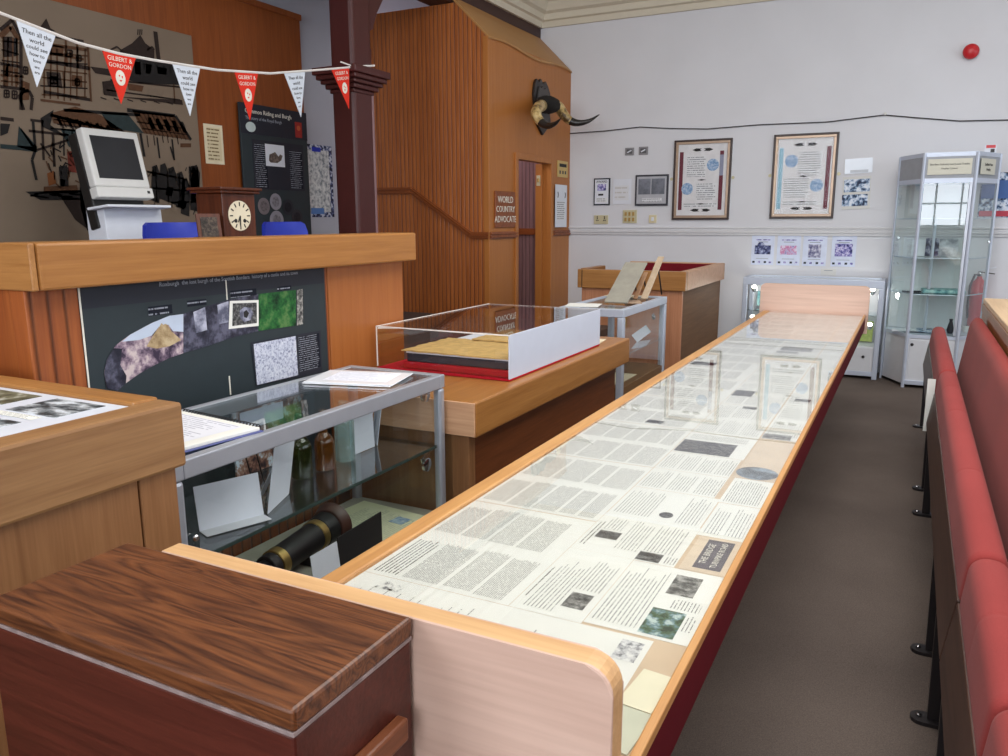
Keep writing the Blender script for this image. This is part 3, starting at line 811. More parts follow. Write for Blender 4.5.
stroke(4, 0.009, (3.384, 1.822), (3.392, 1.792))
stroke(0, 0.009, (3.507, 1.961), (3.458, 1.922))
stroke(1, 0.009, (3.351, 1.995), (3.333, 1.951))
stroke(1, 0.009, (3.312, 1.902), (3.354, 1.858))
stroke(0, 0.009, (3.438, 1.845), (3.440, 1.785))
stroke(1, 0.009, (3.394, 1.908), (3.439, 1.894))
stroke(4, 0.009, (3.428, 1.874), (3.406, 1.850))
stroke(1, 0.009, (3.295, 1.874), (3.311, 1.818))
stroke(1, 0.009, (3.445, 1.810), (3.424, 1.760))
stroke(1, 0.009, (3.480, 1.762), (3.524, 1.745))
stroke(4, 0.009, (3.412, 2.009), (3.395, 1.965))
stroke(4, 0.009, (3.436, 1.992), (3.393, 1.960))
stroke(4, 0.009, (3.381, 1.915), (3.396, 1.879))
stroke(4, 0.009, (3.384, 1.854), (3.407, 1.838))
stroke(0, 0.009, (3.420, 1.874), (3.464, 1.855))
stroke(1, 0.009, (3.457, 1.823), (3.430, 1.805))
stroke(0, 0.009, (3.341, 1.812), (3.337, 1.761))
stroke(1, 0.009, (3.342, 1.739), (3.377, 1.708))
stroke(1, 0.009, (3.446, 1.958), (3.471, 1.909))
stroke(0, 0.009, (3.333, 1.945), (3.338, 1.915))
stroke(0, 0.009, (3.308, 1.863), (3.322, 1.804))
stroke(1, 0.009, (3.353, 1.960), (3.343, 1.901))
stroke(6, 0.008, (4.410, 1.786), (4.424, 1.732))
stroke(4, 0.008, (4.408, 1.711), (4.358, 1.693))
stroke(4, 0.008, (4.441, 1.892), (4.446, 1.861))
stroke(4, 0.008, (4.403, 1.897), (4.389, 1.871))
stroke(4, 0.008, (4.385, 1.820), (4.411, 1.753))
stroke(4, 0.008, (4.095, 1.853), (4.137, 1.806))
stroke(4, 0.008, (4.120, 1.747), (4.137, 1.694))
stroke(4, 0.008, (4.283, 1.885), (4.255, 1.851))
stroke(4, 0.008, (4.343, 1.741), (4.325, 1.683))
stroke(6, 0.008, (4.455, 1.879), (4.409, 1.837))
stroke(6, 0.008, (4.297, 1.621), (4.298, 1.571))
stroke(4, 0.008, (4.244, 1.647), (4.235, 1.598))
stroke(0, 0.008, (4.114, 1.674), (4.078, 1.612))
stroke(4, 0.008, (4.463, 1.602), (4.430, 1.547))
stroke(0, 0.008, (4.040, 1.735), (4.029, 1.693))
stroke(0, 0.008, (4.377, 1.752), (4.339, 1.689))
stroke(4, 0.008, (4.235, 1.883), (4.249, 1.821))
stroke(6, 0.008, (4.224, 1.592), (4.268, 1.552))
stroke(4, 0.008, (4.476, 1.880), (4.464, 1.834))
stroke(4, 0.008, (4.405, 1.730), (4.401, 1.669))
stroke(6, 0.008, (4.286, 1.802), (4.330, 1.743))
stroke(4, 0.008, (4.309, 1.805), (4.357, 1.764))
stroke(0, 0.008, (4.295, 1.836), (4.291, 1.789))
stroke(6, 0.008, (4.030, 1.599), (4.028, 1.533))
stroke(4, 0.008, (4.098, 1.858), (4.049, 1.814))
stroke(6, 0.008, (4.199, 1.605), (4.170, 1.565))
stroke(4, 0.01, (3.166, 1.660), (3.259, 1.649))
stroke(4, 0.01, (3.289, 1.669), (3.338, 1.666))
stroke(4, 0.01, (3.455, 1.684), (3.559, 1.703))
stroke(4, 0.01, (3.191, 1.671), (3.277, 1.679))
stroke(4, 0.01, (3.244, 1.652), (3.285, 1.646))
stroke(4, 0.01, (3.165, 1.656), (3.217, 1.667))
stroke(4, 0.01, (3.308, 1.663), (3.372, 1.668))
stroke(4, 0.01, (3.309, 1.678), (3.359, 1.675))
stroke(4, 0.01, (3.346, 1.660), (3.450, 1.658))
stroke(4, 0.01, (3.429, 1.677), (3.525, 1.669))
stroke(2, 0.01, (3.152, 2.060), (3.233, 1.948))
stroke(2, 0.01, (3.161, 2.046), (3.233, 1.948))
stroke(2, 0.01, (3.169, 2.031), (3.233, 1.948))
stroke(2, 0.01, (3.178, 2.015), (3.233, 1.948))
stroke(2, 0.01, (3.187, 2.000), (3.233, 1.948))
stroke(2, 0.01, (3.195, 1.985), (3.233, 1.948))
stroke(2, 0.01, (3.204, 1.970), (3.233, 1.948))
stroke(2, 0.01, (3.213, 1.955), (3.233, 1.948))
polys('ink_drawing', INK, [M_ink, M_muralbr, M_muralteal, M_muralred, M_muraldk, M_muralor, M_mural], mu)

nt = thing('pinned_notice', 'cream typed notice pinned on the wood panelling right of the mural', 'notice', (-4.96, 4.71, 1.94))
slab('sheet', (-4.9635, 4.71, 2.09), (0, 1, 0), (0, 0, 1), 0.19, 0.30, 0.003, M_cream, nt)
text_quad('typed_lines', (-4.9595, 4.64, 2.215), (0, 1, 0), (0, 0, -1), 0.14, 0.25, T_cream, nt)

dp = thing('display_banner', 'tall dark green exhibition panel leaning on the panelling behind the clock', 'panel', (-4.92, 5.36, 0.6))
box('board', -4.945, -4.925, 4.965, 5.765, 0.62, 2.44, M_teal, dp)
X_ = -4.9225
box('header_band', -4.925, X_, 4.965, 5.765, 2.2, 2.44, M_navy, dp, bevel=0)
lettering('text_line', 'Common Riding and Burgh', 0.05, (X_ + .001, 5.02, 2.38), (0, 1, 0), (0, 0, 1), M_whitetext, dp, 'LEFT')
lettering('text_line', 'The story of the Royal Burgh', 0.036, (X_ + .001, 5.02, 2.325), (0, 1, 0), (0, 0, 1), M_greytext, dp, 'LEFT')
disc('oval_emblem', (X_, 5.075, 2.255), 0.055, (1, 0, 0), flat('pale_oval', (190, 204, 204), 0.6), dp, ry=0.04)
eb = box('red_crest', -4.9225, -4.9205, 5.61, 5.695, 2.22, 2.35, flat('crest_red', (150, 34, 30), 0.6), dp, bevel=0)
disc('crest_ring', (-4.9202, 5.652, 2.30), 0.022, (1, 0, 0), flat('crest_orange', (190, 90, 50), 0.6), eb)
box('text_panel', -4.925, X_, 5.08, 5.70, 1.76, 2.16, M_navy, dp, bevel=0)
text_quad('left_column', (X_ + .001, 5.10, 2.13), (0, 1, 0), (0, 0, -1), 0.14, 0.36, T_dark, dp)
text_quad('right_column', (X_ + .001, 5.52, 2.10), (0, 1, 0), (0, 0, -1), 0.16, 0.32, T_dark, dp)
ph = box('photo', -4.9225, -4.9205, 5.225, 5.455, 1.955, 2.135, M_card, dp, bevel=0)
fill_pts = [(5.26, 2.0), (5.28, 1.985), (5.36, 1.985), (5.41, 2.01), (5.43, 2.05), (5.40, 2.06), (5.38, 2.04), (5.34, 2.075), (5.30, 2.06), (5.27, 2.05)]
polys('cannon_shape', [([(-4.9195, a, b) for a, b in fill_pts], 0)], [photo_mat('bronze_print', [(70, 60, 56), (130, 116, 108)], 30)], ph)
for (y, z, r, c) in ((5.17, 1.62, .07, (112, 104, 108)), (5.315, 1.66, .07, (136, 134, 144)), (5.465, 1.615, .07, (30, 34, 44)), (5.315, 1.50, .085, (136, 146, 150)), (5.575, 1.53, .07, (38, 38, 46))):
    d = disc('round_photo', (X_, y, z), r, (1, 0, 0), flat('round_%d_%d' % (c[0], int(y * 100)), c, 0.6), dp)
    disc('inner_ring', (X_ + .002, y, z), r * 0.62, (1, 0, 0), photo_mat('round_in_%d' % (c[0]), [tuple(int(k * .7) for k in c), c], 50), d, th=0.0006)

mpst = thing('map_poster', 'portrait map poster with dark photo border on the white alcove wall', 'poster', (-4.98, 5.98, 1.53))
slab('sheet', (-4.996, 5.985, 1.86), (0, 1, 0), (0, 0, 1), 0.40, 0.655, 0.004, photo_mat('poster_border', [(20, 24, 40), (60, 74, 120), (190, 196, 210)], 26, detail=1.0), mpst)
slab('map', (-4.992, 5.985, 1.86), (0, 1, 0), (0, 0, 1), 0.30, 0.56, 0.003, M_mapposter, mpst)
box('title_block', -4.993, -4.989, 5.90, 6.02, 2.125, 2.165, M_blue, mpst, bevel=0)
box('blue_caption', -4.993, -4.989, 5.85, 6.03, 1.56, 1.615, flat('caption_blue', (80, 120, 180), 0.6), mpst, bevel=0)

# bunting from the column across the alcove
bt = thing('bunting', 'string of red and white triangular flags strung across the alcove', 'bunting', (-3.4, 3.6, 2.6))
BX = -3.9
bpts = [(2.2, 2.50), (2.456, 2.457), (2.843, 2.396), (3.08, 2.385), (3.299, 2.389), (3.767, 2.409), (4.228, 2.459), (4.718, 2.557), (5.26, 2.67), (5.40, 2.695)]
bhook = (-3.948, 5.40, 2.695)
tube('tape', [(BX, y, z) for y, z in bpts] + [bhook], .008, M_string, bt, 6)
tube('tied_end', [(BX, 4.98, 2.655), (BX + .01, 5.1, 2.645), (BX + .01, 5.12, 2.60)], .006, M_string, bt, 6)
flags = [((2.529, 2.442), (2.727, 2.417), (2.596, 2.147), 'w'), ((2.979, 2.386), (3.187, 2.386), (3.064, 2.124), 'r'), ((3.430, 2.394), (3.635, 2.402), (3.531, 2.113), 'w'), ((3.908, 2.425), (4.117, 2.447), (4.019, 2.141), 'r'), ((4.363, 2.483), (4.578, 2.529), (4.512, 2.213), 'w'), ((4.865, 2.587), (5.079, 2.632), (5.058, 2.330), 'r')]
M_flagw = flat('white_flag', (214, 222, 234), .8, var=.02)
for (a, b, c, kind) in flags:
    pts = [a, b, c]
    fl = prism('flag', [a, b, c], 'x', BX - .002, BX + .002, M_flagw if kind == 'w' else M_red, bt)
    ctr = Vector((0, (a[0] + b[0]) / 2, (a[1] + b[1]) / 2)); tip = Vector((0, c[0], c[1]))
    xd = Vector((0, b[0] - a[0], b[1] - a[1])).normalized(); down = (tip - ctr).normalized(); yd = Vector((0, -xd.z, xd.y))
    def at(t, off=0.0): 
        p = ctr + (tip - ctr) * t; p.x = BX + .003; return p
    if kind == 'w':
        for t_, s, sz in ((.13, 'Then all the', .031), (.25, 'world', .031), (.36, 'could see', .028), (.47, 'how to', .026), (.57, 'love', .024), (.67, 'we', .022), (.76, 'are', .02)):
            lettering('text_line', s, sz, at(t_), xd, yd, M_blacktext, fl, depth=.0003)
    else:
        for t_, s, sz in ((.12, 'GILBERT &', .033), (.25, 'GORDON', .031)):
            lettering('text_line', s, sz, at(t_), xd, yd, M_whitetext, fl, depth=.0003)
        em = disc('emblem', at(.48), .03, (1, 0, 0), M_whitetext, fl, ry=.04, th=.0006)
        pz_ = at(.48); 
        polys('emblem_face', [([(BX + .0042, pz_.y - .012, pz_.z + .012), (BX + .0042, pz_.y - .002, pz_.z + .016), (BX + .0042, pz_.y - .004, pz_.z + .002)], 0), ([(BX + .0042, pz_.y + .004, pz_.z + .008), (BX + .0042, pz_.y + .016, pz_.z + .012), (BX + .0042, pz_.y + .012, pz_.z - .004)], 0), ([(BX + .0042, pz_.y - .010, pz_.z - .012), (BX + .0042, pz_.y + .010, pz_.z - .010), (BX + .0042, pz_.y, pz_.z - .022)], 0)], [M_red], em)

# ================================================================== JUDGE BENCH
bx0 = -2.10
jb = thing('judge_bench', 'long raised oak bench with thick front ledge and boarded front', 'bench', (-2.3, 2.3, 0))
box('front_ledge', bx0 - 0.16, bx0, 1.345, 3.197, 1.313, 1.443, W_oak_y, jb, 0.008)
box('return_ledge', -3.6, bx0 - 0.003, 1.325, 1.342, 1.313, 1.443, W_oak_x, jb, 0.004)
box('boarded_front', bx0 - 0.14, bx0 - 0.07, 1.34, 2.62, 0, 1.313, W_bench_board, jb)
box('end_panel', bx0 - 0.14, bx0 - 0.065, 2.62, 3.17, 0, 1.313, W_panel_y, jb)
box('near_side', -3.6, bx0 - 0.10, 1.355, 1.39, 0, 1.313, W_bench_board, jb)
box('far_side', -3.3, bx0 - 0.14, 3.13, 3.17, 0, 1.313, W_panel_y, jb)
box('desk_top', -3.45, bx0 - 0.14, 1.35, 3.19, 1.36, 1.395, W_oak_y, jb)

bp = thing('front_banner', 'dark exhibition banner with a curved strip of pictures fixed to the bench front', 'banner', (bx0 - 0.065, 2.05, 0.3))
XF = bx0 - 0.067
box('sheet', XF - 0.004, XF, 1.497, 2.60, 0.32, 1.311, M_teal, bp, bevel=0)
box('left_edge', XF, XF + 0.002, 1.497, 1.502, 0.32, 1.311, M_whitetext, bp, bevel=0)
box('title_band', XF, XF + 0.001, 1.502, 2.598, 1.245, 1.311, M_navy, bp, bevel=0)
XP = XF + 0.002
lettering('text_line', 'Roxburgh  the lost burgh of the Scottish Borders  history of a castle and its town', 0.020, (XP, 1.78, 1.297), (0, 1, 0), (0, 0, 1), M_greytext, bp, 'LEFT')
def flatpoly(nm, yz, mat, parent, d=0.0): return polys(nm, [([(XP + d, y, z) for y, z in yz], 0)], [mat], parent)
pA = flatpoly('ruined_castle_photo', [(1.556, 0.997), (1.553, 1.048), (1.566, 1.084), (1.602, 1.124), (1.655, 1.150), (1.738, 1.177), (1.809, 1.193), (1.866, 1.193), (1.853, 1.061), (1.795, 1.054), (1.737, 1.040), (1.674, 1.021), (1.626, 1.001), (1.592, 0.982)], M_lilac, bp)
flatpoly('sky', [(1.624, 1.132), (1.655, 1.150), (1.738, 1.177), (1.809, 1.193), (1.866, 1.193), (1.860, 1.133), (1.818, 1.141), (1.803, 1.164), (1.764, 1.162), (1.734, 1.137), (1.686, 1.129)], M_sky, pA, .0008)
flatpoly('castle_mound', [(1.710, 1.105), (1.741, 1.139), (1.764, 1.160), (1.775, 1.173), (1.782, 1.166), (1.789, 1.169), (1.799, 1.164), (1.811, 1.142), (1.834, 1.121), (1.848, 1.107), (1.799, 1.093), (1.749, 1.092)], M_sepia, pA, .0014)
flatpoly('dark_corner', [(1.556, 0.997), (1.553, 1.048), (1.566, 1.084), (1.594, 1.116), (1.622, 1.110), (1.610, 1.061), (1.628, 1.023), (1.623, 1.000), (1.592, 0.982)], M_mono, pA, .001)
pB = flatpoly('mono_tree_photo', [(1.867, 1.193), (1.939, 1.206), (2.072, 1.222), (2.218, 1.231), (2.206, 1.093), (2.083, 1.086), (1.925, 1.067), (1.854, 1.062)], M_mono, bp)
flatpoly('pale_building', [(1.908, 1.195), (1.961, 1.207), (1.962, 1.127), (1.913, 1.122)], M_monolight, pB, .0008)
flatpoly('pale_building', [(2.015, 1.209), (2.069, 1.218), (2.062, 1.143), (2.018, 1.141)], M_monolight, pB, .0008)
flatpoly('green_field_photo', [(2.218, 1.231), (2.423, 1.230), (2.412, 1.089), (2.206, 1.093)], M_green_field, bp)
flatpoly('grey_strip_photo', [(2.429, 1.229), (2.462, 1.231), (2.454, 1.090), (2.418, 1.088)], M_grey_photo, bp)
pC = flatpoly('white_photo_mount', [(2.074, 1.218), (2.216, 1.209), (2.208, 1.112), (2.060, 1.118)], M_paper, bp, .001)
flatpoly('carved_stone_photo', [(2.087, 1.208), (2.205, 1.200), (2.199, 1.124), (2.077, 1.127)], M_dark_photo, pC, .0016)
flatpoly('stone_ring', [(2.116, 1.178), (2.141, 1.190), (2.171, 1.183), (2.184, 1.163), (2.167, 1.139), (2.136, 1.135), (2.118, 1.152)], M_monolight, pC, .002)
flatpoly('stone_hole', [(2.135, 1.172), (2.150, 1.178), (2.162, 1.165), (2.150, 1.148), (2.136, 1.153)], M_blackm, pC, .0025)
pD = flatpoly('text_panel', [(2.163, 1.055), (2.558, 1.051), (2.555, 0.875), (2.175, 0.887)], M_navy, bp, .0005)
flatpoly('map', [(2.176, 1.047), (2.406, 1.048), (2.408, 0.888), (2.180, 0.890)], M_map, pD, .001)
text_quad('panel_text', (XP + .001, 2.420, 1.042), (0, 1, 0), (0, 0, -1), 0.128, 0.142, T_dark2, pD)
text_quad('caption', (XP + .0006, 1.730, 1.230), (0, 1, 0), (0, 0, -1), 0.093, 0.030, T_dark, bp)
text_quad('caption', (XP + .0006, 1.886, 1.235), (0, 1, 0), (0, 0, -1), 0.082, 0.020, T_dark, bp)
text_quad('caption', (XP + .0006, 2.080, 1.253), (0, 1, 0), (0, 0, -1), 0.128, 0.025, T_dark, bp)
text_quad('caption', (XP + .0006, 2.318, 1.250), (0, 1, 0), (0, 0, -1), 0.078, 0.015, T_dark, bp)
box('panel_seam', XF, XP + .0005, 2.062, 2.066, 1.223, 1.294, M_whitetext, bp, bevel=0)
box('panel_seam', XF, XP + .0005, 2.046, 2.050, 0.878, 0.948, M_whitetext, bp, bevel=0)

# ================================================================== ITEMS ON / BEHIND THE BENCH
mo = thing('computer_kiosk', 'white and black floor standing computer kiosk with tilted monitor behind the judge bench', 'computer', (-4.40, 3.41, 0.6))
tl = R(13)
vv = Vector((-math.sin(tl), 0, math.cos(tl))); nn_ = Vector((math.cos(tl), 0, math.sin(tl)))
c0 = Vector((-4.40, 3.37, 1.868))
slab('monitor_bezel', c0, (0, 1, 0), vv, 0.385, 0.35, 0.06, M_white, mo, 0.010)
slab('screen', c0 + nn_ * 0.031 + vv * 0.002, (0, 1, 0), vv, 0.305, 0.255, 0.004, flat('dark_screen', (34, 36, 42), 0.3), mo)
slab('lower_bezel', c0 - vv * 0.208 + Vector((0.005, 0, 0)), (0, 1, 0), vv, 0.395, 0.065, 0.07, M_white, mo, 0.008)
slab('power_button', c0 - vv * 0.205 + nn_ * 0.042 + Vector((0, 0.16, 0)), (0, 1, 0), vv, 0.016, 0.016, 0.004, M_black, mo)
slab('black_housing', c0 - nn_ * 0.072 - vv * 0.125 + Vector((0, -.012, 0)), (0, 1, 0), vv, 0.36, 0.57, 0.08, M_black, mo, 0.008)
slab('keyboard_tray', (-4.28, 3.36, 1.58), (0, 1, 0), (1, 0, 0.10), 0.45, 0.19, 0.016, M_card, mo, 0.005)
prism('pedestal', [(-4.46, 0.6), (-4.24, 0.6), (-4.30, 1.575), (-4.46, 1.575)], 'y', 3.19, 3.60, M_card, mo, 0.005)

ck = thing('mantel_clock', 'dark wooden bracket clock with white dial on the judge bench', 'clock', (-3.12, 3.03, 1.395))
box('case', -3.24, -3.06, 2.93, 3.15, 1.42, 1.635, W_clock, ck, 0.004)
boxes('cornice', [(-3.26, -3.04, 2.91, 3.17, 1.635, 1.65), (-3.27, -3.03, 2.90, 3.18, 1.65, 1.664)], W_clock, ck, 0.004)
box('plinth', -3.26, -3.04, 2.91, 3.17, 1.395, 1.42, W_clock, ck, 0.004)
dl = disc('dial', (-3.06, 3.037, 1.525), 0.075, (1, 0, 0), flat('dial_white', (222, 214, 190), 0.4), ck, th=0.004)
for k in range(12):
    a = k * math.pi / 6
    s_, c_ = math.sin(a), math.cos(a)
    slab('hour_mark', (-3.0545, 3.037 + s_ * 0.058, 1.525 + c_ * 0.058), (0, c_, -s_), (0, s_, c_), 0.006, 0.02, 0.001, M_blacktext, dl)
for a, L in ((R(205), 0.035), (R(182), 0.05)):
    s_, c_ = math.sin(a), math.cos(a)
    slab('hand', (-3.053, 3.037 + s_ * L / 2, 1.525 + c_ * L / 2), (0, c_, -s_), (0, s_, c_), 0.007, L, 0.001, M_blacktext, dl)
for dy in (-0.03, 0.03): disc('winding_hole', (-3.0555, 3.037 + dy, 1.50), 0.010, (1, 0, 0), M_blacktext, dl, th=0.001)

pf = thing('leaning_picture', 'small dark picture frame leaning beside the clock on the bench', 'frame', (-3.08, 2.82, 1.395))
ul, vl = Vector((0.45, 1, 0)).normalized(), Vector((-0.25, -0.06, 1)).normalized()
vl = (vl - ul * vl.dot(ul)).normalized()
slab('frame', (-3.06, 2.835, 1.465), ul, vl, 0.115, 0.14, 0.012, W_clock, pf, 0.002)
slab('picture', Vector((-3.06, 2.835, 1.465)) + ul.cross(vl) * 0.008, ul, vl, 0.08, 0.105, 0.003, photo_mat('dim_print', [(30, 24, 20), (56, 46, 40), (84, 72, 62)], 60), pf)

def chair(y, label):
    t = thing('plastic_chair', label, 'chair', (-3.9, y, 0.6), 'blue chairs behind the judge bench')
    bm = bmesh.new()
    pr_ = []
    for i in range(9):
        a = -1 + 2 * i / 8
        pr_.append(a)
    grid = []
    for j, z in enumerate((1.10, 1.2, 1.32, 1.42, 1.475, 1.492)):
        row = []
        w = (0.20, 0.215, 0.22, 0.215, 0.20, 0.17)[j]
        for a in pr_:
            row.append(bm.verts.new((-3.93 - 0.02 * j * 0.5 + 0.05 * a * a, y + a * w, z)))
        grid.append(row)
    for j in range(5):
        for i in range(8): bm.faces.new((grid[j][i], grid[j][i + 1], grid[j + 1][i + 1], grid[j + 1][i]))
    ret = bmesh.ops.extrude_face_region(bm, geom=bm.faces[:])
    bmesh.ops.translate(bm, vec=(-0.03, 0, 0), verts=[v for v in ret['geom'] if isinstance(v, bmesh.types.BMVert)])
    fin(bm, 'backrest', M_blue, t, True)
    box('seat', -3.93, -3.48, y - 0.22, y + 0.22, 1.02, 1.06, M_blue, t, 0.015)
    for sx in (-3.9, -3.52):
        for sy in (-0.19, 0.19):
            tube('leg', [(sx, y + sy * 1.08, 0.6), (sx, y + sy, 1.02)], 0.011, M_chrome, t, 8)
    for sy in (-0.15, 0.15): tube('back_support', [(-3.9, y + sy, 1.03), (-3.955, y + sy, 1.2)], 0.01, M_chrome, t, 8)
chair(3.37, 'blue plastic chair back showing just right of the computer kiosk')
chair(4.32, 'blue plastic chair back in front of the dark green exhibition panel')

# ================================================================== MIDDLE DESK + ACRYLIC CASE
md = thing('clerk_desk', 'low oak desk with thick ledge carrying the clear display case', 'desk', (-1.75, 3.4, 0))
box('ledge', -2.09, -1.40, 2.51, 4.335, 0.692, 0.832, W_oak_y, md, 0.008)
box('ledge_end', -2.085, -1.405, 2.503, 2.512, 0.697, 0.828, W_oak_end, md, 0.002)
box('front_body', -1.50, -1.465, 2.56, 4.28, 0, 0.692, W_deskdark, md)
box('near_end_panel', -2.05, -1.50, 2.56, 2.59, 0, 0.692, W_dockv, md)
box('far_end_panel', -2.05, -1.50, 4.25, 4.28, 0, 0.692, W_dockv, md)
box('corner_stile', -1.535, -1.455, 2.55, 2.60, 0, 0.692, W_dockv, md)
box('back_panel', -2.05, -2.02, 2.59, 4.25, 0, 0.692, W_deskdark, md)

cs = thing('acrylic_case', 'clear topped display case with white front side on the oak desk', 'case', (-1.79, 3.45, 0.832))
cx0, cx1, cy0, cy1, cz0, cz1 = -2.135, -1.458, 2.905, 3.99, 0.833, 1.03
box('base_board', cx0, cx1, cy0, cy1, cz0, cz0 + 0.009, M_redcloth, cs, 0.002)
box('white_side', cx1 - 0.006, cx1, cy0, cy1, cz0 + 0.009, cz1, M_casewhite, cs, 0.001)
box('top_pane', cx0, cx1 - 0.006, cy0, cy1, cz1 - 0.002, cz1, G_acryl, cs, 0)
polys('near_pane', [([(cx0, cy0, cz0 + .014), (cx1 - .006, cy0, cz0 + .014), (cx1 - .006, cy0, cz1 - .002), (cx0, cy0, cz1 - .002)], 0)], [G_acryl], cs)
polys('far_pane', [([(cx0, cy1, cz0 + .014), (cx1 - .006, cy1, cz0 + .014), (cx1 - .006, cy1, cz1 - .002), (cx0, cy1, cz1 - .002)], 0)], [G_acryl], cs)
polys('left_pane', [([(cx0, cy0, cz0 + .014), (cx0, cy1, cz0 + .014), (cx0, cy1, cz1 - .002), (cx0, cy0, cz1 - .002)], 0)], [G_acryl], cs)
M_edge = flat('acrylic_edge', (232, 226, 220), 0.3)
boxes('polished_edges', [(cx0, cx1, cy0 - .002, cy0 + .003, cz1 - .004, cz1 + .001), (cx0 - .002, cx0 + .003, cy0, cy1, cz1 - .003, cz1 + .001), (cx0 - .002, cx0 + .003, cy0 - .002, cy0 + .003, cz0 + .014, cz1), (cx0, cx1, cy1 - .002, cy1 + .002, cz1 - .003, cz1)], M_edge, cs, 0.0005)
slab('corner_tab', (cx0 + 0.05, cy0 + 0.02, cz1 - 0.008), (1, 0.5, 0), (-0.5, 1, 0), 0.09, 0.02, 0.004, M_edge, cs)

vol = thing('bound_volume', 'thick black bound volume lying on red cloth inside the clear case', 'book', (-1.75, 3.2, 0.847))
box('red_pad', -2.01, -1.475, 2.93, 3.74, 0.8425, 0.873, M_redcloth, vol, 0.006)
box('cover', -2.0, -1.475, 2.945, 3.66, 0.8735, 0.912, flat('dark_book', (46, 44, 56), 0.6), vol, 0.004)
box('white_board', -2.0, -1.475, 2.94, 3.64, 0.9125, 0.918, M_card, vol, 0.001)
def rough_sheet(name, x0, x1, y0, y1, z, mat, parent, seedv):
    rnd = random.Random(seedv); bm = bmesh.new(); n = 12; g = []
    for i in range(n + 1):
        row = []
        for j in range(n + 1):
            ex = rnd.uniform(-.006, .006) if i in (0, n) else 0; ey = rnd.uniform(-.006, .006) if j in (0, n) else 0
            row.append(bm.verts.new((x0 + (x1 - x0) * i / n + ex, y0 + (y1 - y0) * j / n + ey, z + rnd.uniform(0, .003))))
        g.append(row)
    for i in range(n):
        for j in range(n): bm.faces.new((g[i][j], g[i + 1][j], g[i + 1][j + 1], g[i][j + 1]))
    ret = bmesh.ops.extrude_face_region(bm, geom=bm.faces[:])
    bmesh.ops.translate(bm, vec=(0, 0, .006), verts=[v for v in ret['geom'] if isinstance(v, bmesh.types.BMVert)])
    return fin(bm, name, mat, parent)
tag(rough_sheet('parchment_sheet', -2.015, -1.472, 2.93, 3.34, 0.919, M_parch, None, 3), 'tan parchment with ragged edges on top of the volume, nearest the case front', 'document')
tag(rough_sheet('parchment_sheet', -1.86, -1.472, 3.31, 3.70, 0.929, M_parch, None, 4), 'second tan parchment sheet lying further back in the clear case', 'document')
pl = tag(slab('paper_leaflet', (-1.99, 2.66, 0.835), (1, 0.25, 0), (-0.25, 1, 0), 0.15, 0.2, 0.002, M_streetphoto), 'picture leaflet at the near left corner of the oak desk', 'leaflet')
tag(slab('paper_slip', (-1.55, 4.12, 0.835), (1, 0.1, 0), (-0.1, 1, 0), 0.12, 0.16, 0.003, M_cream), 'cream paper slip at the far end of the oak desk beyond the case', 'paper')
tag(slab('paper_slip', (-1.68, 4.18, 0.835), (1, -0.2, 0), (0.2, 1, 0), 0.1, 0.14, 0.003, M_card), 'white paper slip left of the cream slip on the oak desk end', 'paper')

# ================================================================== GLASS CABINETS
def lock(x, y, z, parent, n=(-1, 0, 0), s=1.0):
    """chrome cam lock on the inside of a glass panel"""
    l = lathe('lock', [(0.010 * s, 0), (0.013 * s, 0.003), (0.013 * s, 0.014), (0.009 * s, 0.02)], (x, y, z), M_chrome, parent, n, 14)
    n = Vector(n)
    slab('lock_cam', Vector((x, y, z)) + n * 0.018 * s + Vector((0, 0.02 * s, 0.008 * s)), (0, 1, 0.3), (0, -0.3, 1), 0.035 * s, 0.011 * s, 0.004, M_chrome, l)
    return l

gx0, gx1, gy0, gy1, gz = -1.95, -1.515, 1.235, 2.478, 0.936
gc = thing('glass_counter', 'aluminium framed glass display counter holding bottles, between dock and oak desk', 'display cabinet', ((gx0 + gx1) / 2, (gy0 + gy1) / 2, 0))
p = 0.034
for x in (gx0, gx1 - p):
    for y in (gy0, gy1 - p):
        box('post', x, x + p, y, y + p, 0, gz - 0.0502, M_alu, gc, 0.010)
boxes('top_frame', [(gx0, gx1, gy0, gy0 + .035, gz - .05, gz), (gx0, gx1, gy1 - .035, gy1, gz - .05, gz), (gx0, gx0 + .03, gy0 + .035, gy1 - .035, gz - .05, gz), (gx1 - .03, gx1, gy0 + .035, gy1 - .035, gz - .05, gz)], M_alu, gc, 0.004)
box('top_pane', gx0 + .03, gx1 - .03, gy0 + .035, gy1 - .035, gz - .006, gz - .002, G_pane, gc, 0)
polys('front_pane', [([(gx1 - .012, gy0 + p, .4), (gx1 - .012, gy1 - p, .4), (gx1 - .012, gy1 - p, gz - .05), (gx1 - .012, gy0 + p, gz - .05)], 0)], [G_pane], gc)
polys('back_pane', [([(gx0 + .012, gy0 + p, .4), (gx0 + .012, gy1 - p, .4), (gx0 + .012, gy1 - p, gz - .05), (gx0 + .012, gy0 + p, gz - .05)], 0)], [G_pane], gc)
for y in (gy0 + .012, gy1 - .012):
    polys('end_pane', [([(gx0 + p, y, .4), (gx1 - p, y, .4), (gx1 - p, y, gz - .05), (gx0 + p, y, gz - .05)], 0)], [G_pane], gc)
sh = box('glass_shelf', gx0 + .02, gx1 - .022, gy0 + .02, gy1 - .02, .657, .665, G_shelf, gc, 0)
box('shelf_edge', gx1 - .024, gx1 - .020, gy0 + .03, gy1 - .03, .656, .666, M_glassedge, sh, 0)
box('deck', gx0 + .01, gx1 - .01, gy0 + .01, gy1 - .01, .372, .392, flat('cabinet_deck', (150, 146, 132), 0.6), gc, 0.002)
box('base_panel', gx0 + .01, gx1 - .01, gy0 + .01, gy1 - .01, .05, .372, M_whitelam, gc, 0.002)
for y, z in ((2.37, .868), (2.37, .60)): lock(gx1 - .03, y + .03, z, gc, s=2.0)
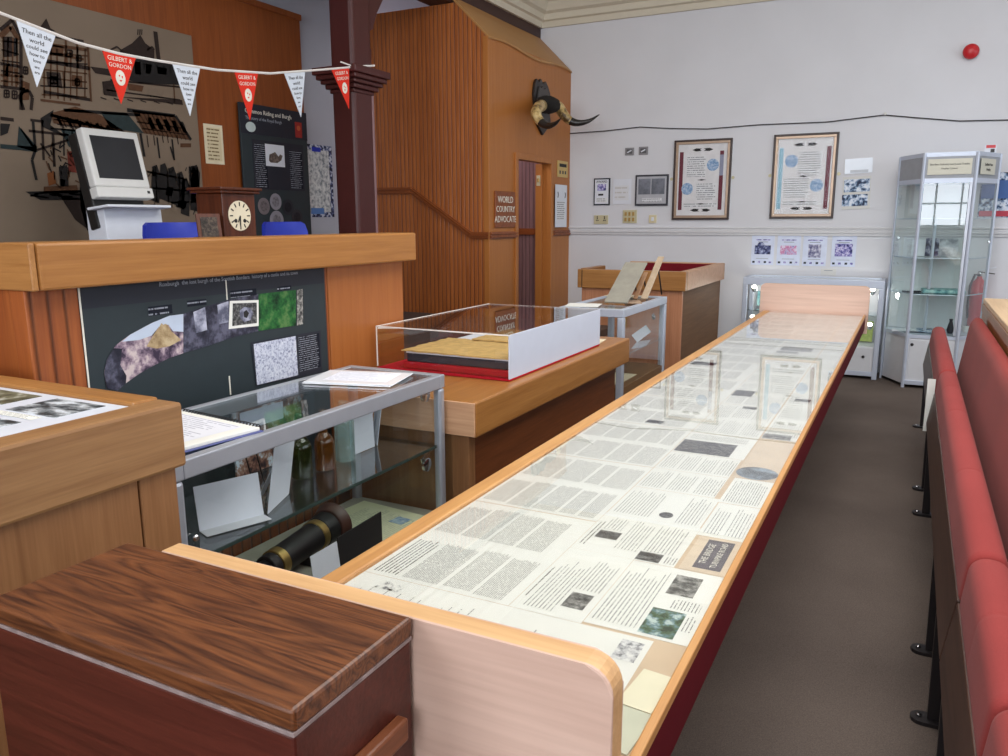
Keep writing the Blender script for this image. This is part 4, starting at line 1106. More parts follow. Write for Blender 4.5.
for z in (.73, .60): lathe('clip', [(0.008, 0), (0.009, .004), (0.006, .008)], (gx1 - .004, gy0 + .055, z), M_chrome, gc, (1, 0, 0), 12)

def bottle(name, x, y, prof, mat, label, seg=24):
    o = lathe(name, [(r, h) for r, h in prof], (x, y, .6655), mat, None, (0, 0, 1), seg)
    return tag(o, label, 'bottle', 'old bottles on the glass shelf')
wine = [(0.030, 0), (0.034, 0.004), (0.034, 0.10), (0.031, 0.118), (0.016, 0.135), (0.0135, 0.17), (0.013, 0.196), (0.016, 0.198), (0.016, 0.212), (0.012, 0.216)]
bottle('glass_bottle', -1.735, 1.925, wine, G_green, 'dark green glass bottle, nearest on the glass shelf')
wine2 = [(0.028, 0), (0.033, 0.004), (0.033, 0.095), (0.029, 0.112), (0.014, 0.13), (0.012, 0.165), (0.012, 0.19), (0.016, 0.192), (0.016, 0.205), (0.012, 0.21)]
bottle('glass_bottle', -1.725, 2.028, wine2, G_amber, 'amber brown glass bottle between the green and the clear bottle')
oct_ = [(0.033, 0), (0.035, 0.004), (0.035, 0.14), (0.030, 0.155), (0.017, 0.168), (0.0145, 0.185), (0.0145, 0.195), (0.018, 0.197), (0.018, 0.212), (0.014, 0.215)]
bottle('glass_bottle', -1.73, 2.145, oct_, G_clear, 'pale clear faceted glass bottle, tallest in the cabinet', 8)

def tent(name, label, a, b, h, lean, fold=0.09, cat='card'):
    """folded standing label card: front leaf between floor points a and b, with a flap lying forward on the shelf"""
    a, b = Vector(a), Vector(b); d = (b - a).normalized(); nrm = Vector((d.y, -d.x, 0))
    up = (Vector((0, 0, 1)) - nrm * lean).normalized()
    t = thing(name, label, cat, (a + b) / 2)
    w = (b - a).length
    slab('leaf', (a + b) / 2 + up * h / 2, d, up, w, h, 0.002, M_card, t)
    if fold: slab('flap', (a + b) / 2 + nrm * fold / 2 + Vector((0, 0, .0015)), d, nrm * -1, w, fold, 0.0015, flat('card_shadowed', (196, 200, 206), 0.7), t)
    slab('stay', (a + b) / 2 + up * h * 0.42 - nrm * (h * .16 + .003), d, (up + nrm * 0.35).normalized(), w * 0.3, h * 0.7, 0.0015, M_card, t)
    return t
zs = .667
tent('label_card', 'wide white label card standing on the glass shelf, nearest the dock', (-1.665, 1.43, zs), (-1.60, 1.605, zs), .125, .18, .05)
tent('label_card', 'tall white label card standing between the wide card and the green bottle', (-1.595, 1.615, zs), (-1.66, 1.775, zs), .20, -.16, 0)
tent('label_card', 'square white label card standing right behind the clear bottle', (-1.735, 2.205, zs), (-1.735, 2.325, zs), .17, .04, 0)
tent('label_card', 'narrow white label card at the far right end of the glass shelf', (-1.73, 2.335, zs), (-1.80, 2.395, zs), .20, -.14, 0)
for k, (dx, dy) in enumerate(((0, 0), (.012, .02))):
    pass
pn = thing('old_pens', 'two dark thin quills standing behind the wide white card', 'pens', (-1.74, 1.72, zs))
for dx, dy in ((0, 0), (.01, .035)):
    tube('quill', [(-1.74 + dx, 1.72 + dy, zs), (-1.77 + dx, 1.70 + dy, zs + .19)], [.003, .0015], M_black, pn, 6)
pb = thing('picture_board', 'colour street picture board standing along the back of the glass shelf', 'picture', (-1.915, 1.95, zs))
slab('board', (-1.915, 1.98, zs + .11), (0, 1, 0), (0, 0, 1), .34, .22, .006, M_streetphoto, pb)
slab('sky', (-1.911, 1.94, zs + .185), (0, 1, 0), (0, 0, 1), .2, .06, .002, M_sky, pb)

# telescope on the deck
ts = thing('brass_telescope', 'old dark leather and brass telescope lying on the cabinet deck', 'telescope', (-1.69, 1.84, .392))
A = Vector((-1.645, 1.475, .452)); Bv = Vector((-1.70, 2.03, .475)); ax = (Bv - A).normalized(); LL = (Bv - A).length
def seg_(name, a, b, r0, r1, mat): lathe(name, [(r0 * .96, a * LL), (r0, a * LL + .002), (r1, b * LL - .002), (r1 * .96, b * LL)], A, mat, ts, ax, 24)
seg_('eyepiece', 0, .10, .031, .034, M_black)
seg_('draw_tube', .10, .34, .031, .031, M_black)
seg_('ring', .34, .40, .042, .042, M_iron)
seg_('leather_barrel', .46, .78, .045, .048, flat('black_leather', (26, 22, 24), 0.45))
seg_('brass_band', .40, .46, .047, .047, M_brass)
seg_('brass_band', .78, .83, .052, .052, M_brass)
seg_('dark_sleeve', .83, .93, .054, .056, M_black)
seg_('objective_hood', .93, 1.0, .064, .075, flat('brown_hood', (74, 46, 38), 0.35))
for t_ in (.2, .7):
    q = A + ax * LL * t_
    box('cradle', q.x - .04, q.x + .04, q.y - .012, q.y + .012, .3925, q.z - (.03 if t_ < .5 else .044), M_blackm, ts, .003)

bkx = thing('black_stand', 'black folded card stand on the cabinet deck beside the telescope', 'stand', (-1.545, 1.98, .392))
slab('panel', (-1.552, 1.985, .452), (-.05, 1, 0), (0, 0, 1), .25, .12, .004, M_blackm, bkx)
slab('foot', (-1.59, 1.985, .395), (-.05, 1, 0), (1, .05, 0), .25, .07, .004, M_blackm, bkx)
wc = tag(slab('white_card', (-1.538, 1.79, .447), (-.03, 1, 0), (-.12, 0, 1), .13, .11, .002, M_card), 'blank white card propped before the telescope on the deck', 'card')
dc = thing('open_document', 'yellowed printed document lying on the cabinet deck at the far end', 'document', (-1.70, 2.24, .392))
slab('sheet', (-1.71, 2.25, .3945), (.1, 1, 0), (-1, .1, 0), .32, .36, .003, flat('yellowed_sheet', (206, 208, 172), .7), dc)
text_quad('print_lines', (-1.84, 2.13, .3968), (.1, 1, 0), (1, -.1, 0), .26, .27, T_doc, dc)
slab('blue_crest', (-1.62, 2.31, .3975), (.1, 1, 0), (-1, .1, 0), .06, .06, .001, photo_mat('blue_crest_print', [(110, 140, 170), (170, 190, 196)], 60), dc)

# things on top of the glass counter
nb = thing('spiral_notebook', 'open white spiral bound book lying on the counter top next to the dock', 'book', (-1.74, 1.45, gz))
ub, vb = Vector((1, -.12, 0)).normalized(), Vector((.12, 1, 0)).normalized()
cb = Vector((-1.735, 1.45, gz))
slab('page_block', cb + Vector((0, 0, .0075)), ub, vb, .36, .25, .010, M_paper, nb, .002)
slab('back_cover', cb + Vector((0.004, 0, .0015)), ub, vb, .372, .258, .002, flat('blue_grey_cover', (84, 92, 150), .5), nb)
text_quad('handwriting', cb + Vector((0, 0, .0130)) - ub * .16 + vb * .10, ub, -vb, .3, .2, T_book, nb)
bm = bmesh.new()
for i in range(26):
    c = cb + ub * (-.17 + .0136 * i) + vb * .127 + Vector((0, 0, .009))
    pts = [c + vb * math.cos(a) * .008 + Vector((0, 0, math.sin(a) * .009)) for a in [2 * math.pi * k / 8 for k in range(9)]]
    bm_tube(bm, pts, .0016, 5, False)
fin(bm, 'spiral_binding', M_black, nb, True)
lmn = thing('laminated_booklet', 'glossy white laminated booklet on the far end of the counter top', 'booklet', (-1.74, 2.25, gz))
u2, v2 = Vector((.95, .25, 0)).normalized(), Vector((-.25, .95, 0)).normalized()
for k in range(2):
    slab('sheet', Vector((-1.745 + .003 * k, 2.255 + .005 * k, gz + .002 + .004 * k)), u2, v2, .33, .225, .003, M_lamin, lmn, .0008)
text_quad('faint_print', Vector((-1.736, 2.27, gz + .0078)) - u2 * .12 + v2 * .08, u2, -v2, .24, .16, T_book, lmn)

# second (far) glass counter
hx0, hx1, hy0, hy1 = -2.05, -1.60, 4.81, 5.82
fc = thing('glass_counter', 'small aluminium glass counter with plans leaning on it, behind the oak desk', 'display cabinet', ((hx0 + hx1) / 2, (hy0 + hy1) / 2, 0))
p = .045
for x in (hx0, hx1 - p):
    for y in (hy0, hy1 - p): box('post', x, x + p, y, y + p, 0, .8848, M_alup, fc, .008)
boxes('top_frame', [(hx0, hx1, hy0, hy0 + .04, .885, .936), (hx0, hx1, hy1 - .04, hy1, .885, .936), (hx0, hx0 + .04, hy0 + .04, hy1 - .04, .885, .936), (hx1 - .04, hx1, hy0 + .04, hy1 - .04, .885, .936)], M_alup, fc, .004)
box('top_pane', hx0 + .04, hx1 - .04, hy0 + .04, hy1 - .04, .925, .930, G_pane, fc, 0)
polys('front_pane', [([(hx1 - .012, hy0 + p, .3), (hx1 - .012, hy1 - p, .3), (hx1 - .012, hy1 - p, .885), (hx1 - .012, hy0 + p, .885)], 0)], [G_pane], fc)
for y in (hy0 + .012, hy1 - .012):
    polys('end_pane', [([(hx0 + p, y, .3), (hx1 - p, y, .3), (hx1 - p, y, .885), (hx0 + p, y, .885)], 0)], [G_pane], fc)
box('glass_shelf', hx0 + .02, hx1 - .02, hy0 + .03, hy1 - .03, .62, .628, G_shelf, fc, 0)
box('base_panel', hx0 + .01, hx1 - .01, hy0 + .01, hy1 - .01, .05, .42, wood('counter_base_wood', (132, 96, 58), (112, 80, 48), 'y', .5), fc)
lock(hx1 - .03, 5.62, .80, fc, s=1.4)
tag(slab('display_card', (-1.74, 5.66, .668), (0, 1, .10), (-.5, -.35, .75), .34, .07, .004, M_card), 'white card propped on a slope inside the far glass counter', 'card')
tag(slab('document_sheet', (-1.80, 5.12, .424), (0, 1, 0), (-1, 0, 0), .4, .28, .003, M_cream), 'cream sheet lying on the base inside the far glass counter', 'document')
# mounted plan and strip standing on the far counter, propped by back stays
def prop_board(nm, label, cat, xc, y0, z0, y1, z1, wd, mat):
    t = thing(nm, label, cat, (xc, (y0 + y1) / 2, z0))
    a, b = Vector((xc, y0, z0)), Vector((xc, y1, z1)); v = (b - a).normalized()
    slab('board', (a + b) / 2, (1, 0, 0), v, wd, (b - a).length, .010, mat, t, .002)
    q = a + (b - a) * .8
    tube('back_stay', [(xc, q.y + .006, q.z - .008), (xc, y1 + .05, .9405)], .006, M_iron, t, 6)
prop_board('mounted_plan', 'broad grey mounted plan standing tilted on the far counter top', 'board', -1.765, 5.13, .946, 5.56, 1.195, .165, photo_mat('grey_plan', [(146, 142, 132), (158, 154, 142)], 8))
prop_board('wooden_strip', 'narrow pale strip standing tilted right of the broad grey plan', 'board', -1.672, 5.47, .946, 5.87, 1.225, .048, wood('pale_strip', (196, 176, 152), (176, 154, 130), 'y', .5))
prop_board('wooden_strip', 'thin brown strip standing tilted between the grey plan and the pale strip', 'board', -1.722, 5.42, .946, 5.66, 1.12, .03, wood('brown_strip', (176, 138, 106), (150, 112, 84), 'y', .5))
for i, (x, y, r, w, h, m, lb) in enumerate((( -1.93, 4.95, .2, .22, .2, M_paper, 'white paper sheet on the near end of the far counter top'), (-1.90, 5.7, -.2, .24, .16, M_cream, 'cream folded sheet behind the tilted plan on the counter top'), (-1.70, 5.30, .4, .11, .2, photo_mat('brown_print', [(150, 120, 96), (196, 170, 146)], 30), 'small brown print before the tilted strips on the counter top'))):
    tag(slab('loose_sheet', (x, y, .9395), (math.cos(r), math.sin(r), 0), (-math.sin(r), math.cos(r), 0), w, h, .004, m), lb, 'paper')

# ================================================================== FAR DOCK
fdx0, fdx1, fdy0, fdy1 = -2.575, -1.625, 6.45, 7.965
fd = thing('witness_dock', 'open topped wooden dock with red lining standing before the white wall', 'dock', (-2.1, 7.2, 0))
e = .03
box('near_ledge', fdx0, fdx1, fdy0, fdy0 + .07, .92, 1.08, W_oak_x, fd, .006)
box('right_ledge', fdx1 - .07, fdx1, fdy0 + .072, fdy1, .92, 1.08, W_oak_end, fd, .006)
box('far_ledge', fdx0 + .0, fdx1 - .072, fdy1 - .07, fdy1, .92, 1.08, W_oak_end, fd, .006)
box('left_ledge', fdx0, fdx0 + .06, fdy0 + .072, fdy0 + .55, .92, 1.085, W_oak_y, fd, .006)
box('ledge_joint', fdx0 + .04, fdx0 + .046, fdy0 - .002, fdy0, .922, 1.078, M_black, fd, 0)
box('near_panel', fdx0 + e, fdx1 - e, fdy0 + e, fdy0 + e + .03, 0, .92, wood('far_dock_panel', (196, 138, 104), (172, 114, 82), 'z', .4), fd)
box('right_panel', fdx1 - e - .03, fdx1 - e, fdy0 + e + .031, fdy1 - e, 0, .92, wood('far_dock_side', (126, 92, 64), (108, 76, 50), 'y', .6, spec=.2), fd)
box('far_panel', fdx0 + e, fdx1 - e - .031, fdy1 - e - .03, fdy1 - e, 0, .92, W_dockv, fd)
box('left_panel', fdx0 + e, fdx0 + e + .03, fdy0 + e + .031, fdy1 - e - .031, 0, .92, W_dockv, fd)
box('red_lining', fdx0 + .065, fdx1 - .075, fdy1 - .082, fdy1 - .071, .70, 1.07, M_darkred, fd, 0)
box('red_side_lining', fdx1 - .082, fdx1 - .0725, fdy0 + .08, fdy1 - .084, .70, 1.07, M_darkred, fd, 0)

# ================================================================== NEAR DOCK
nx = -1.437
nd = thing('wooden_dock', 'near wooden dock with thick ledge and photo display top, at the left edge', 'dock', (-2.0, .4, 0))
box('right_ledge', nx - .075, nx, -.6, 1.216, .95, 1.10, W_dock, nd, .008)
box('far_ledge', -2.65, nx - .077, 1.150, 1.216, .985, 1.104, W_oak_x, nd, .006)
box('right_panel', nx - .05, nx - .02, -.58, 1.098, 0, .95, W_dockv, nd)
box('corner_stile', nx - .07, nx - .018, 1.102, 1.198, 0, .95, W_dockv, nd)
box('far_panel', -2.62, nx - .072, 1.160, 1.190, 0, .955, W_dockv, nd)
box('top_board', -2.65, nx - .077, -.6, 1.148, 1.065, 1.088, W_dock, nd)
ds = thing('photo_display', 'white mounted sheet of landscape photographs on the near dock top', 'display board', (-2.05, .6, 1.088))
box('mount', -2.6, nx - .08, -.2, 1.146, 1.0883, 1.0945, M_laminm, ds, .001)
Mph = photo_mat('grey_landscape', [(40, 46, 50), (96, 104, 110), (150, 154, 158), (206, 212, 220)], 16, stretch=(1, 2.2, 1))
for (x0, x1, y0, y1, m) in ((-2.14, -1.80, 1.03, 1.125, photo_mat('moor_photo', [(50, 52, 40), (110, 108, 86), (190, 190, 180)], 10)), (-1.745, -1.575, 1.005, 1.125, Mph), (-1.76, -1.60, .82, .95, Mph), (-2.14, -1.82, .80, .96, Mph), (-2.0, -1.60, .45, .7, Mph), (-2.5, -2.2, .45, 1.1, Mph)):
    box('photo', x0, x1, y0, y1, 1.0945, 1.0952, m, ds, 0)
for (x0, y0) in ((-1.77, .995), (-1.77, .80)):
    text_quad('caption', (x0, y0, 1.0951), (1, 0, 0), (0, -1, 0), .17, .025, T_fine, ds)

# ================================================================== LONG TABLE
tx0, tx1, ty0, ty1, tz = -.995, -.262, .89, 6.41, .80
lt = thing('display_table', 'long glass topped display table with oak rails and plywood end panels', 'table', (-.63, 3.6, 0))
box('left_rail', tx0, -.945, ty0, ty1, tz - .018, tz + .002, W_table_rail, lt, .006)
box('right_rail', -.277, tx1, ty0, ty1, tz - .018, tz + .002, W_table_rail, lt, .003)
box('board', -.945, -.277, ty0, ty1, tz - .03, tz - .008, W_board, lt, 0)

box('glass_top', -.945, -.277, ty0, ty1, tz - .0022, tz - .0006, G_table, lt, 0)
def end_panel(nm, y0, y1):
    r = .038; x0, x1, zt, zb = -1.082, -.282, .955, .66
    if y0 > 3: zt = 1.012
    if y0 > 3: x0, x1 = -1.025, -.246
    pts = [(x0, zb), (x1, zb)]
    for k in range(7): a = k * math.pi / 12; pts.append((x1 - r + r * math.cos(a), zt - r + r * math.sin(a)))
    if y0 < 3: pts.append((x0, zt))
    else:
        for k in range(7): a = math.pi / 2 + k * math.pi / 12; pts.append((x0 + r + r * math.cos(a), zt - r + r * math.sin(a)))
    bm = bmesh.new()
    lo = [bm.verts.new((a, y0, b)) for a, b in pts]; hi = [bm.verts.new((a, y1, b)) for a, b in pts]; n = len(pts)
    f1 = bm.faces.new(lo[::-1]); f2 = bm.faces.new(hi)
    for i in range(n):
        f = bm.faces.new((lo[i], lo[(i + 1) % n], hi[(i + 1) % n], hi[i])); f.material_index = 1
    es = [ed for f in (f1, f2) for ed in f.edges]
    bmesh.ops.bevel(bm, geom=es, offset=.004, segments=2, affect='EDGES', profile=.5)
    return fin(bm, nm, [W_table_panel, W_table_edge], lt)
end_panel('near_end_panel', .845, .888)
fep = end_panel('far_end_panel', 6.412, 6.45)
box('red_apron', -.300, -.2635, ty0, ty1, .688, .782, M_maroon, lt, .002)
box('left_apron', -.99, -.96, ty0, ty1, .688, .782, M_maroon, lt, .002)
for y in (1.6, 3.6, 5.6):
    for x in (-.80, -.66): box('leg', x, x + .06, y, y + .06, 0, .768, W_table_rail, lt)
for (x, z) in ((-.70, .945), (-.675, .93)):
    disc('screw_hole', (x, .8452, z - .02), .004, (0, -1, 0), M_black, lt, th=.0006)

# -- printed sheets under the glass
ZP = tz - .0078
used_sheets = []
def sheet(label, x0, x1, y0, y1, mat=M_paper, lift=0):
    t = thing('printed_sheet', label, 'sheet', ((x0 + x1) / 2, (y0 + y1) / 2, ZP), 'printed sheets under the table glass')
    z = ZP + .0003 + lift
    polys('paper', [([(x0, y0, z), (x1, y0, z), (x1, y1, z), (x0, y1, z)], 0)], [mat], t)
    return t, z + .0004
def block(t, z, x0, x1, y0, y1, mat): return text_quad('text_block', (x0, y0, z), (0, 1, 0), (1, 0, 0), y1 - y0, x1 - x0, mat, t)
def pic(t, z, x0, x1, y0, y1, mat, name='photo'):
    return polys(name, [([(x0, y0, z), (x1, y0, z), (x1, y1, z), (x0, y1, z)], 0)], [mat], t)
def oval(t, z, x, y, rx, ry, mat):
    pts = [(x + rx * math.cos(k * math.pi / 16), y + ry * math.sin(k * math.pi / 16), z) for k in range(32)]
    return polys('oval_photo', [(pts, 0)], [mat], t)
rs = random.Random(5)
def news_rows(t, z, ys, first_bold=False):
    for k, (y0, y1) in enumerate(ys):
        x = -.935
        i = 0
        while x < -.67:
            w = rs.choice((.042, .062, .062, .085)); w = min(w, -.625 - x)
            block(t, z, x, x + w, y0 + rs.uniform(0, .008), y1 - rs.uniform(0, .02), T_bold if (first_bold and k == 0 and i == 0) else T_news)
            x += w + .009; i += 1
# near sheet with the list and little drawing
t, z = sheet('white sheet with a short list and small sketch, right against the near end panel', -.945, -.335, .96, 1.2165)
for x in (-.905, -.885, -.85, -.82, -.79, -.772, -.74, -.72, -.705, -.685, -.665, -.61, -.595, -.56, -.53, -.50, -.47, -.45):
    block(t, z, x - .004, x + .0045, 1.09, 1.155 + rs.uniform(-.02, .03), T_body)
pic(t, z, -.385, -.345, 1.135, 1.20, photo_mat('pencil_sketch', [(110, 112, 118), (200, 200, 202), (232, 232, 230)], 60), 'small_sketch')
pic(t, z, -.885, -.83, 1.168, 1.2, photo_mat('line_sketch', [(130, 130, 132), (226, 226, 222), (236, 236, 230)], 90), 'line_drawing')
left_names = ['newsprint sheet with a bold first column, nearest on the left of the table', 'second newsprint sheet along the left rail beside the glass counter', 'third newsprint sheet along the left rail level with the counter end', 'fourth newsprint sheet along the left rail beside the oak desk corner', 'fifth newsprint sheet along the left rail beside the oak desk', 'sixth newsprint sheet along the left rail beside the clear case', 'seventh newsprint sheet along the left rail before the far glass counter', 'eighth newsprint sheet along the left rail beside the far glass counter', 'ninth newsprint sheet along the left rail beside the far dock', 'tenth newsprint sheet along the left rail close to the far end', 'last newsprint sheet along the left rail at the far end panel']
for k, nm in enumerate(left_names):
    y0 = 1.218 + .47 * k; y1 = min(y0 + .466, 6.39)
    t, z = sheet(nm, -.945, -.615, y0, y1)
    news_rows(t, z, [(y0 + .012, y0 + .215), (y0 + .245, min(y0 + .45, y1 - .02))], k == 0)
    if k == 3: pic(t, z, -.793, -.734, 2.655, 2.70, M_dark_photo)
    if k == 5: pic(t, z, -.94, -.82, 3.88, 3.965, M_grey_photo)
# centre column
t, z = sheet('white sheet with long verse text and a small street photo, near end centre', -.614, -.469, 1.2175, 1.519)
block(t, z, -.608, -.60, 1.27, 1.42, T_bold)
block(t, z, -.595, -.535, 1.235, 1.47, T_body); block(t, z, -.532, -.475, 1.34, 1.48, T_body)
pic(t, z, -.528, -.484, 1.262, 1.325, M_grey_photo)
t, z = sheet('white sheet with green tinted photo and grey photo at the right rail, near end', -.468, -.278, 1.225, 1.518)
block(t, z, -.462, -.375, 1.245, 1.495, T_body)
pic(t, z, -.371, -.308, 1.235, 1.335, M_green_photo); pic(t, z, -.367, -.314, 1.40, 1.49, M_grey_photo)
block(t, z, -.305, -.285, 1.27, 1.33, T_fine); block(t, z, -.345, -.29, 1.345, 1.385, T_fine)
t, z = sheet('white sheet with two dark photos set between text columns, centre of table', -.614, -.3825, 1.5195, 1.7565)
block(t, z, -.608, -.592, 1.55, 1.70, T_bold)
pic(t, z, -.588, -.536, 1.60, 1.645, M_dark_photo)
block(t, z, -.588, -.545, 1.655, 1.735, T_body); block(t, z, -.53, -.475, 1.56, 1.735, T_body); block(t, z, -.468, -.40, 1.575, 1.735, T_body)
pic(t, z, -.469, -.417, 1.525, 1.57, M_dark_photo); block(t, z, -.41, -.385, 1.53, 1.57, T_fine)
t, z = sheet('tan card with a dark sign photo lettered in white, at the right rail', -.374, -.277, 1.522, 1.712, flat('tan_card', (218, 200, 178), .7))
sg = pic(t, z, -.350, -.292, 1.54, 1.70, flat('sign_slate', (98, 94, 104), .6), 'sign_photo')
lettering('text_line', 'THE BRIDGE', .020, (-.335, 1.62, z + .0006), (0, 1, 0), (-1, 0, 0), M_whitetext, sg, depth=.0001)
lettering('text_line', 'TURNPIKE ROAD', .018, (-.310, 1.62, z + .0006), (0, 1, 0), (-1, 0, 0), M_whitetext, sg, depth=.0001)
t, z = sheet('white sheet with a small grey oval portrait, centre of table', -.613, -.385, 1.757, 1.975)
block(t, z, -.605, -.51, 1.77, 1.955, T_body); oval(t, z, -.478, 1.803, .017, .02, M_dark_photo); block(t, z, -.45, -.392, 1.765, 1.955, T_body)
t, z = sheet('white two column sheet at the right rail beyond the tan card', -.382, -.278, 1.716, 1.95)
block(t, z, -.375, -.335, 1.735, 1.925, T_body); block(t, z, -.328, -.285, 1.735, 1.93, T_body)
t, z = sheet('white three column sheet, centre, two rows before the long dark photo', -.613, -.40, 1.977, 2.158)
for a in (-.607, -.535, -.462): block(t, z, a, a + .062, 1.99, 2.14, T_body)
t, z = sheet('finely lined white sheet at the right rail below the large oval', -.385, -.278, 1.953, 2.17)
block(t, z, -.378, -.285, 1.965, 2.155, T_fine)
t, z = sheet('white sheet of four text columns just before the long dark photo', -.613, -.40, 2.16, 2.345)
for a in (-.607, -.553, -.50, -.448): block(t, z, a, a + .045, 2.175, 2.33, T_body)
t, z = sheet('sheet bearing the long dark landscape photo in the middle of the table', -.613, -.395, 2.347, 2.60)
pic(t, z, -.61, -.44, 2.357, 2.50, M_dark_photo, 'long_photo'); block(t, z, -.60, -.42, 2.52, 2.585, T_fine)
t, z = sheet('tan card carrying the large oval photo at the right rail', -.39, -.277, 2.175, 2.62, flat('tan_card', (218, 200, 178), .7))
oval(t, z, -.3365, 2.235, .057, .060, photo_mat('oval_print', [(84, 88, 92), (120, 128, 136), (150, 166, 180)], 30))
mid_names = ['white sheet just beyond the long dark photo', 'white sheet under the reflection of the left wall frame', 'white sheet in the centre level with the clear case end', 'white sheet in the centre level with the far glass counter', 'white sheet in the centre beside the grey landscape photo', 'white sheet in the centre beside the far dock', 'white sheet in the centre near the far end', 'white sheet in the centre touching the far end panel']
y = 2.604
for k, nm in enumerate(mid_names):
    y1 = min(y + .472, 6.39); t, z = sheet(nm, -.613, -.395, y, y1)
    for r in range(2):
        ya = y + .012 + r * .235
        for a in (-.606, -.535, -.465): block(t, z, a, a + .06, ya + rs.uniform(0, .02), min(ya + .205, y1 - .01), T_body)
    if k == 0: pic(t, z + .0003, -.525, -.474, 3.02, 3.06, M_dark_photo)
    if k == 1: pic(t, z + .0003, -.61, -.53, 3.24, 3.355, M_dark_photo)
    if k == 3: pic(t, z + .0003, -.61, -.50, 4.43, 4.49, M_grey_photo)
    if k == 4: pic(t, z + .0003, -.60, -.44, 4.52, 4.66, M_grey_photo)
    y = y1 + .003
right_names = ['white sheet with a slim grey photo at the right rail past the large oval', 'white sheet at the right rail under the reflection of the right wall frame', 'white sheet at the right rail halfway along the table', 'white sheet at the right rail two thirds along the table', 'white sheet at the right rail level with the far dock', 'white sheet at the right rail near the far end', 'white sheet at the right rail touching the far end panel']
y = 2.624
for k, nm in enumerate(right_names):
    y1 = min(y + .536, 6.39); t, z = sheet(nm, -.39, -.278, y, y1)
    for r in range(2):
        ya = y + .05 + r * .25
        block(t, z, -.383, -.285, ya, min(ya + .21, y1 - .01), T_body)
    if k == 0: pic(t, z + .0003, -.388, -.30, 2.63, 2.69, M_grey_photo)
    if k == 1: pic(t, z + .0003, -.365, -.305, 3.24, 3.29, M_dark_photo)
    y = y1 + .003
tag(slab('brass_card', (-.302, 1.07, ZP + .0016), (1, -.1, 0), (.1, 1, 0), .055, .105, .0012, flat('pale_yellow_card', (234, 228, 202), .35)), 'pale yellow card under the glass beside the near end panel', 'card')
tag(slab('green_leaflet', (-.305, .965, ZP + .0016), (1, -.1, 0), (.1, 1, 0), .055, .10, .0012, flat('sage_leaflet', (204, 206, 186), .6)), 'sage green leaflet at the near right corner under the glass', 'leaflet')

# ================================================================== CHEST
ch = thing('wooden_chest', 'dark polished wooden chest with grained lid in the foreground', 'chest', (-.86, .70, 0))
prism('lid', [(-1.152, .598), (-.572, .598), (-.572, .838), (-1.152, .838)], 'z', .932, .962, W_chest_top, ch, .005)
box('body', -1.150, -.575, .600, .837, .02, .927, W_chest, ch, .004)
box('lid_seam', -1.1515, -.5735, .5985, .8385, .9265, .9325, flat('worn_grey_seam', (138, 122, 120), .5, var=.3, vs=40), ch, .001)
box('side_rail', -.575, -.556, .655, .80, .80, .835, wood('chest_rail_wood', (132, 78, 50), (96, 52, 32), 'y', .35), ch, .004)
box('lower_plinth', -1.15, -.575, .60, .838, 0, .08, W_chest, ch, .004)

# ================================================================== COUNTER CABINET UNDER THE POSTERS
kx0, kx1, ky0, ky1 = -1.475, -.195, 8.14, 8.555
kc = thing('display_counter', 'lit white aluminium display counter standing against the wall under four posters', 'display cabinet', (-.83, 8.35, 0))
p = .045
for x in (kx0, kx1 - p):
    for y in (ky0, ky1 - p): box('post', x, x + p, y, y + p, 0, .8618, M_alup, kc, .006)
boxes('top_frame', [(kx0, kx1, ky0, ky0 + .04, .862, .936), (kx0, kx1, ky1 - .04, ky1, .862, .936), (kx0, kx0 + .04, ky0 + .04, ky1 - .04, .862, .936), (kx1 - .04, kx1, ky0 + .04, ky1 - .04, .862, .936)], M_alup, kc, .004)
box('top_pane', kx0 + .04, kx1 - .04, ky0 + .04, ky1 - .04, .926, .931, G_pane, kc, 0)
box('back_panel', kx0 + .045, kx1 - .045, ky1 - .03, ky1 - .02, .30, .862, M_whitelam, kc, 0)
box('base_box', kx0 + .012, kx1 - .012, ky0 + .015, ky1 - .01, .06, .31, M_whitelam, kc, .004)
bd = box('base_door', kx0 + .05, kx1 - .05, ky0 + .004, ky0 + .015, .075, .30, M_whitelam, kc, .004)
boxes('bottom_rail', [(kx0, kx1, ky0 + .002, ky0 + .02, .03, .075)], M_alup, kc, .003)
lathe('door_lock', [(.012, 0), (.014, .006), (.010, .012)], (kx1 - .13, ky0 + .003, .215), M_iron, bd, (0, -1, 0), 14)
polys('front_pane', [([(kx0 + p, ky0 + .012, .32), (kx1 - p, ky0 + .012, .32), (kx1 - p, ky0 + .012, .862), (kx0 + p, ky0 + .012, .862)], 0)], [G_pane], kc)
box('glass_shelf', kx0 + .03, kx1 - .03, ky0 + .05, ky1 - .04, .60, .608, G_shelf, kc, 0)
M_spot = flat('spot_lamp_glow', (255, 250, 235), .4, emit_s=6.0)
for x, z in ((kx0 + .10, .80), (kx0 + .10, .50), (kx1 - .10, .81), (kx1 - .10, .48)):
    sp2 = lathe('spot_lamp', [(.022, 0), (.03, .03), (.03, .05)], (x, ky0 + .10, z), M_chrome, kc, (0, -.5, .6), 14)
    disc('bulb', Vector((x, ky0 + .10, z)) + Vector((0, -.5, .6)).normalized() * .05, .024, (0, -.5, .6), M_spot, sp2)
tag(slab('leaning_card', (-1.30, 8.46, .70), (1, 0, 0), (0, .15, 1), .16, .15, .004, M_aqua), 'greenish picture card on the shelf inside the lit counter, left end', 'card')
tag(slab('leaning_card', (-.36, 8.46, .42), (1, 0, 0), (0, .15, 1), .18, .2, .004, photo_mat('yellow_green_print', [(150, 170, 90), (200, 214, 130)], 10)), 'yellow green card on the base inside the lit counter, right end', 'card')

